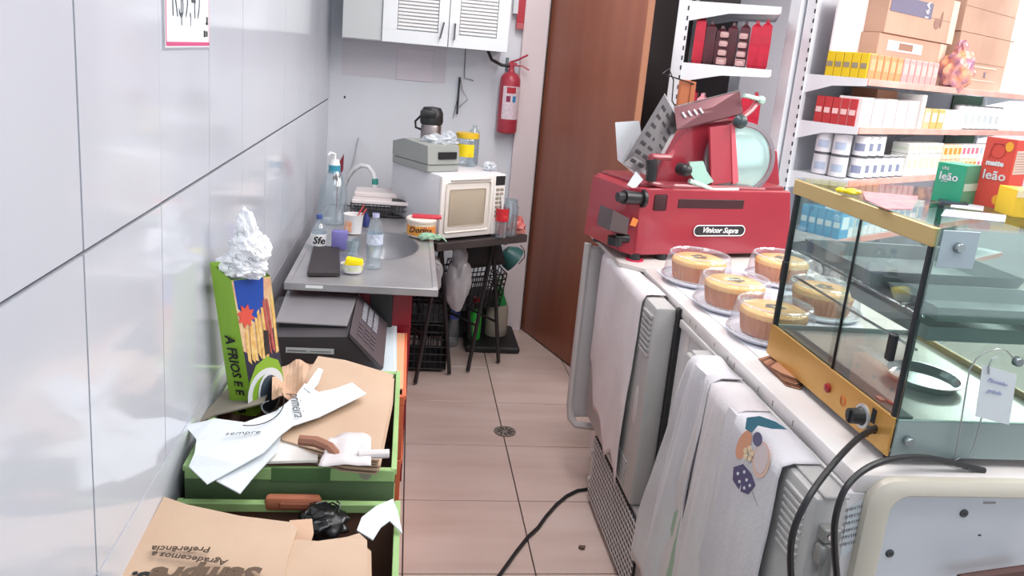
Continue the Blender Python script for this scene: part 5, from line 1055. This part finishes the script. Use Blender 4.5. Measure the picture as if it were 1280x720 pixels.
row = [(.045, 0, .25), (.10, 1, .22), (.155, 1, .20), (.21, 1, .22), (.27, 1, .23), (.325, 0, .24), (.375, 0, .25)]
for lv, (z, nm) in enumerate(((1.739, 'upper'), (1.369, 'lower'))):
    for k, (d, mi, h) in enumerate(row):
        for r in range(2):
            m = packm[mi] if lv == 0 else packm[2 if k == 1 else 0]
            pack('%s coffee pack on the %s shelf, %s from the upright, %s row' % ('dark red' if m is packm[1] else 'red', nm, ordn(k), ['near', 'second'][r]), g1p(d+.02, .06+.13*r, z), .052, .09, h, m, rz1, 'coffee packs on the %s shelf' % nm)
for k in range(2):
    b = MB(); p = g1p(.19+k*.095, .0, 1.745); b.box((-.026, -.004, 0), (.026, 0, .035), .004)
    for q in range(4): b.box((-.022, -.006, q*.045), (.022, -.001, q*.045+.03), .008, seg=2)
    bmesh.ops.translate(b.bm, vec=p, verts=b.bm.verts); o_ = b.build('coffee_label', mat('label_beige', (196, 160, 160), .5), loc=p); o_.rotation_euler.z = rz1; tag(o_, 'pale label strip on the dark coffee packs, %s' % ['nearer the upright', 'nearer the shelf front'][k], 'label', 'coffee label strips')

# long product gondola
g2o = Vector((2.290, 3.880, 0)); g2a = 57
e_d = Vector((math.cos(math.radians(g2a)), -math.sin(math.radians(g2a)), 0)); e_l = Vector((math.sin(math.radians(g2a)), math.cos(math.radians(g2a)), 0))
GD = .335
g2b = g2o - e_d*GD
LV = [.28, .59, .895, 1.215, 1.49, 1.735, 2.22]
rail2 = mat('price_rail_pink', (228, 158, 148), .5, col2=(232, 180, 170), sc=6)
def gp(d, l, z): return g2o + e_d*d + e_l*l + Vector((0, 0, z))
shelf_unit('shelf_unit', 'long white shop shelf unit stocked with boxes cans and cartons', g2b, g2a, 2.55, GD, LV[:6], 2.7, rail=rail2, mods=2)
b = MB(); b.box((-.14, -.05, 0), (-.075, .01, 2.7), .003); o_ = b.build('shelf_post', whm); 
o_.location = g2b; o_.rotation_euler.z = -math.radians(g2a); tag(o_, 'broad pale upright post at left end of the long shelf', 'post')
b = MB(); b.box((-.028, 2.0, .1), (-.02, 2.54, 1.70)); o_ = b.build('backing_board', mat('panel_green', (60, 90, 72), .6)); o_.location = g2b; o_.rotation_euler.z = -math.radians(g2a); tag(o_, 'dark green backing board at the far right of long shelf', 'board')
RZ2 = -math.radians(g2a); cache = {}
def prod(name, lab, cat, grp, d, l, z, dd, ll, h, cols, band=None):
    """a carton dd deep and ll long whose front left bottom corner is (d, l)"""
    key = (name, dd, ll, h, cols)
    if key not in cache:
        b = MB(); b.mi = 0; b.box((-dd, .002, 0), (0, ll-.002, h), .0025)
        b.mi = 1; b.box((-.001, ll*.14, h*.35), (.0012, ll*.86, h*.8)); b.box((-dd*.86, -.0012, h*.4), (-dd*.14, .001, h*.6))
        o_ = b.build(name, [mat('prod_%d_%d_%d' % cols[0], cols[0], .5), mat('prod_%d_%d_%d' % cols[1], cols[1], .5)], smooth=False); cache[key] = o_
    else: o_ = cache[key].copy(); C.objects.link(o_)
    o_.location = gp(d, l, z); o_.rotation_euler.z = RZ2; return tag(o_, lab, cat, grp)
def can(lab, grp, d, l, z, r, h, c1, c2):
    key = ('can', r, h, c1)
    if key not in cache:
        b = MB(); b.mi = 0; b.lathe([(0, 0), (r, 0), (r*1.02, .003), (r, .006), (r, h-.006), (r*1.02, h-.003), (r, h), (0, h-.002)], (0, 0, 0), 24)
        b.mi = 1; b.grid(8, 1, lambda i, j: (1.01*r*math.cos(-1.9+i*1.3), 1.01*r*math.sin(-1.9+i*1.3), h*(.25+.35*j)))
        b.mi = 2; b.lathe([(r*1.025, h-.006), (r*1.03, h-.002), (r*1.025, h)], (0, 0, 0), 24); b.lathe([(r*1.025, 0), (r*1.03, .003), (r*1.025, .006)], (0, 0, 0), 24)
        o_ = b.build('food_can', [mat('can_%d' % c1[0], c1, .35), mat('canl_%d' % c2[0], c2, .5), mat('can_rim', (110, 112, 118), .4, .6)]); cache[key] = o_
    else: o_ = cache[key].copy(); C.objects.link(o_)
    o_.location = gp(d, l, z); o_.rotation_euler.z = RZ2; return tag(o_, lab, 'can', grp)
zz = LV[5]+.002
for k in range(5): prod('yellow_carton', 'yellow carton on the top shelf end, %s from the left of five' % ordn(k), 'carton', 'yellow cartons on the top shelf', -.245+.046*k+.044, .005, zz, .043, .09, .128, ((226, 196, 30), (150, 140, 120)))
for k in range(5): prod('red_carton', 'red carton on the second shelf end, %s from the left of five' % ordn(k), 'carton', 'red cartons on the second shelf', -.262+.047*k+.044, .005, LV[4]+.002, .044, .09, .140, ((186, 56, 60), (232, 196, 196)))
for k in range(11):
    cc = ((236, 150, 104), (240, 172, 132)) if k < 5 else ((234, 160, 158), (238, 180, 176)); 
    prod('tall_carton', '%s carton in the top shelf row, %s from the left' % ('orange' if k < 5 else 'pink', ordn(k)), 'carton', 'orange and pink cartons on the top shelf', -.01, .012+.075*k, zz, .10, .068, .125, cc)
for k in range(5): prod('white_carton', 'white carton at the left of the second shelf, %s from the left' % ordn(k), 'carton', 'white cartons on the second shelf', -.01, .01+.135*k, LV[4]+.002, .13, .125, .152-.006*(k % 2), ((226, 220, 222), (228, 190, 196)))
prod('white_divider', 'tall white divider on the second shelf between the cartons', 'divider', None, -.005, .70, LV[4]+.002, .2, .05, .19, ((232, 230, 228), (226, 222, 218)))
prod('brown_carton', 'open brown carton behind the white cartons on second shelf', 'carton', None, -.14, .42, LV[4]+.002, .15, .25, .20, ((176, 120, 90), (190, 140, 110)))
for k in range(6): prod('small_carton', 'small %s carton right of the divider on second shelf, %s from the left' % (['orange', 'amber', 'olive', 'white', 'white', 'white'][k], ordn(k)), 'carton', 'small cartons on the second shelf', -.01, .77+.095*k, LV[4]+.002, .08, .085, .115, (([(240, 190, 150), (240, 180, 110), (190, 180, 110), (244, 240, 236), (244, 240, 236), (246, 244, 240)][k]), (250, 236, 220)))
for k in range(7): can('white canister on the second shelf far right, %s from left' % ordn(k), 'white canisters on the second shelf', -.06, 1.38+.10*k, LV[4]+.002, .037, .15, (226, 224, 226), (186, 196, 200))
for r in range(2):
    for k in range(2): can('white can at the left end of the can shelf, %s layer, %s' % (['bottom', 'top'][r], ['rear', 'front'][k]), 'stacked white cans', -.20+.098*k, .06, LV[3]+.002+.118*r, .046, .116, (214, 214, 220), (170, 184, 206))
for r in range(2):
    for k in range(6 if r == 0 else 3): can('white can in the front row of the can shelf, %s layer, %s from the left' % (['bottom', 'top'][r], ordn(k)), 'stacked white cans', -.052, .17+.0*r+.10*k*.9, LV[3]+.002+.118*r, .042, .116, (222, 222, 226), (130, 138, 166))
for r in range(2):
    for k in range(6): prod('white_box', 'pale white box on the can shelf, %s layer, %s from the left' % (['bottom', 'top'][r], ordn(k)), 'box', 'pale boxes on the can shelf', -.01, .66+.078*k, LV[3]+.002+.13*r, .10, .074, .128 if r == 0 else .06, ((222, 224, 218), (200, 210, 190)))
cc_ = [((250, 190, 160), (196, 70, 60)), ((250, 220, 190), (230, 150, 60)), ((250, 244, 244), (240, 120, 140)), ((252, 246, 246), (180, 200, 230))]
for r in range(2):
    for k in range(15): prod('sachet_box', 'narrow coloured sachet box on the third shelf, %s layer, %s from the left' % (['bottom', 'top'][r], ordn(k)), 'box', 'sachet boxes on the third shelf', -.01, 1.14+.07*k, LV[3]+.002+.09*r, .08, .06, .088, cc_[(k//4+r) % 4])
for k in range(5): prod('blue_carton', 'light blue carton on the fourth shelf end, %s from the left' % ordn(k), 'carton', 'blue cartons on the fourth shelf', -.235+.048*k+.044, .005, LV[2]+.002, .045, .10, .15, ((90, 170, 214), (220, 236, 244)))
for k in range(12): prod('pale_carton', 'white and blue carton on the fourth shelf, %s from the left' % ordn(k), 'carton', 'pale cartons on the fourth shelf', -.01, .012+.085*k, LV[2]+.002, .10, .078, .16, ((234, 240, 244), (160, 200, 226)))
def pouch(lab, cat, grp, d, l, z, r, m, seed):
    b = MB(); p = gp(d, l, z+r[2]*.9); b.ball(p, r, 3, .3, seed, 3); return tag(b.build('pouch', m, loc=p), lab, cat, grp)
greyp = mat('pouch_grey', (196, 186, 190), .3, col2=(120, 112, 118), sc=30, amt=.5); brownp = mat('pouch_brown', (214, 150, 120), .35, col2=(240, 220, 210), sc=25, amt=.5)
for k in range(13): pouch('grey and white foil pouch on the fifth shelf, %s from the left' % ordn(k), 'pouch', 'foil pouches on the fifth shelf', -.12-.05*(k % 2)+(.03 if k > 1 else 0), .02+.085*k, LV[1]+.002, (.05, .045, .085), greyp, k)
for k in range(6): pouch('brown and pink bag on the lowest shelf, %s from the left' % ordn(k), 'bag', 'brown bags on the lowest shelf', -.08, .35+.11*k, LV[0]+.002, (.07, .055, .085), brownp, k+20)
for k in range(4): pouch('dark loaf bag on the lowest shelf, %s from the left' % ordn(k), 'bag', 'dark bags on the lowest shelf', -.1, -.0+.09*k, LV[0]+.002, (.07, .05, .06), mat('loaf_dark', (90, 60, 60), .5), k+40)
# shipping cartons
def carton(lab, d, l, z, dd, ll, h, deco):
    t = thing('shipping_carton', lab, 'carton', gp(d, l, z), 'shipping cartons on the top shelf', rotz=RZ2, local=True)
    b = MB(); b.box((-dd, 0, 0), (0, ll, h), .002); b.build('box', mat('carton_pale', (196, 160, 140), .8, col2=(184, 148, 128), sc=3), t)
    b = MB(); b.box((-.001, ll-.085, .002), (.0015, ll-.002, h-.002)); b.build('painted_lit_side', mat('carton_lit_side', (236, 204, 186), .8), t)  # paler strip painted for the lit narrow side of the carton
    b = MB(); b.box((.0, .0, h*.5-.001), (.0016, ll-.09, h*.5+.001)) ; b.build('seam', mat('carton_seam', (150, 118, 100), .8), t)
    M2 = mat('carton_print', (120, 110, 130), .7)
    if deco == 1:
        b = MB(); b.box((.001, .02, h*.46), (.002, ll*.6, h*.80), .0); b.build('printed_panel', mat('carton_lilac', (112, 108, 132), .7), t)
        text('16A', .062, (.003, ll*.53, h*.63), (0, 0, 1), (0, -1, 0), paper, t, off=.0006)
        b = MB(); b.ball((.002, ll*.7, h*.4), (.001, .04, .032), 2); b.ball((.002, ll*.76, h*.5), (.001, .015, .05), 2); b.build('printed_figure', mat('carton_brownprint', (150, 116, 104), .8), t)
    if deco == 2:
        b = MB(); b.box((.001, ll*.12, h*.66), (.0025, ll*.62, h*.88)); b.build('white_sticker', paper, t)
        b = MB(); b.box((.0025, ll*.28, h*.70), (.003, ll*.48, h*.85)); b.build('sticker_print', mat('carton_seam', (150, 118, 100), .8), t)
    if deco == 3:
        b = MB(); b.box((.001, .05, h*.42), (.002, ll*.75, h*.45)); b.box((.001, .05, h*.18), (.002, ll*.75, h*.2)); b.build('printed_rule', mat('carton_rule', (222, 196, 180), .8), t)
        b = MB(); b.prism([(.001, ll*.55+.03*(1 if k % 2 else .3)*math.cos(k*math.pi/4), h*.3+.03*(1 if k % 2 else .3)*math.sin(k*math.pi/4)) for k in range(8)], (.0015, 0, 0)); b.build('printed_star', M2, t)
carton('brown shipping carton with white sticker behind the pink cartons', -.13, .30, zz, .19, .86, .25, 2)
carton('brown shipping carton printed 16A stacked on the stickered carton', -.12, .32, zz+.252, .2, .88, .25, 1)
carton('brown shipping carton with printed star behind the toy bag', -.11, 1.28, zz, .2, .9, .34, 3)
carton('brown shipping carton on top of the star printed carton', -.11, 1.27, zz+.342, .2, .9, .3, 0)
b = MB(); b.box((-.25, .0, 0), (-.235, .50, .42), .002)  # plain white panel added as the glare on the shelf's back panel

o_ = b.build('glare_panel', mat('glare_white', (236, 232, 236), .5)); o_.location = gp(0, .02, zz); o_.rotation_euler.z = RZ2; tag(o_, 'white panel standing in for glare on the shelf back behind the yellow cartons', 'panel')
p = gp(-.03, 1.13, zz+.10)
b = MB(); b.ball(p, (.09, .09, .12), 4, .14, 3, 3); b.ball(p+Vector((0, 0, .13)), (.035, .035, .05), 3, .3, 5, 4); tag(b.build('toy_bag', mat('bag_multicolour', (240, 170, 130), .25, col2=(120, 90, 150), sc=14, amt=.5), ang=.3, loc=p), 'shiny multicoloured bag of sweets beside the shipping cartons', 'bag')
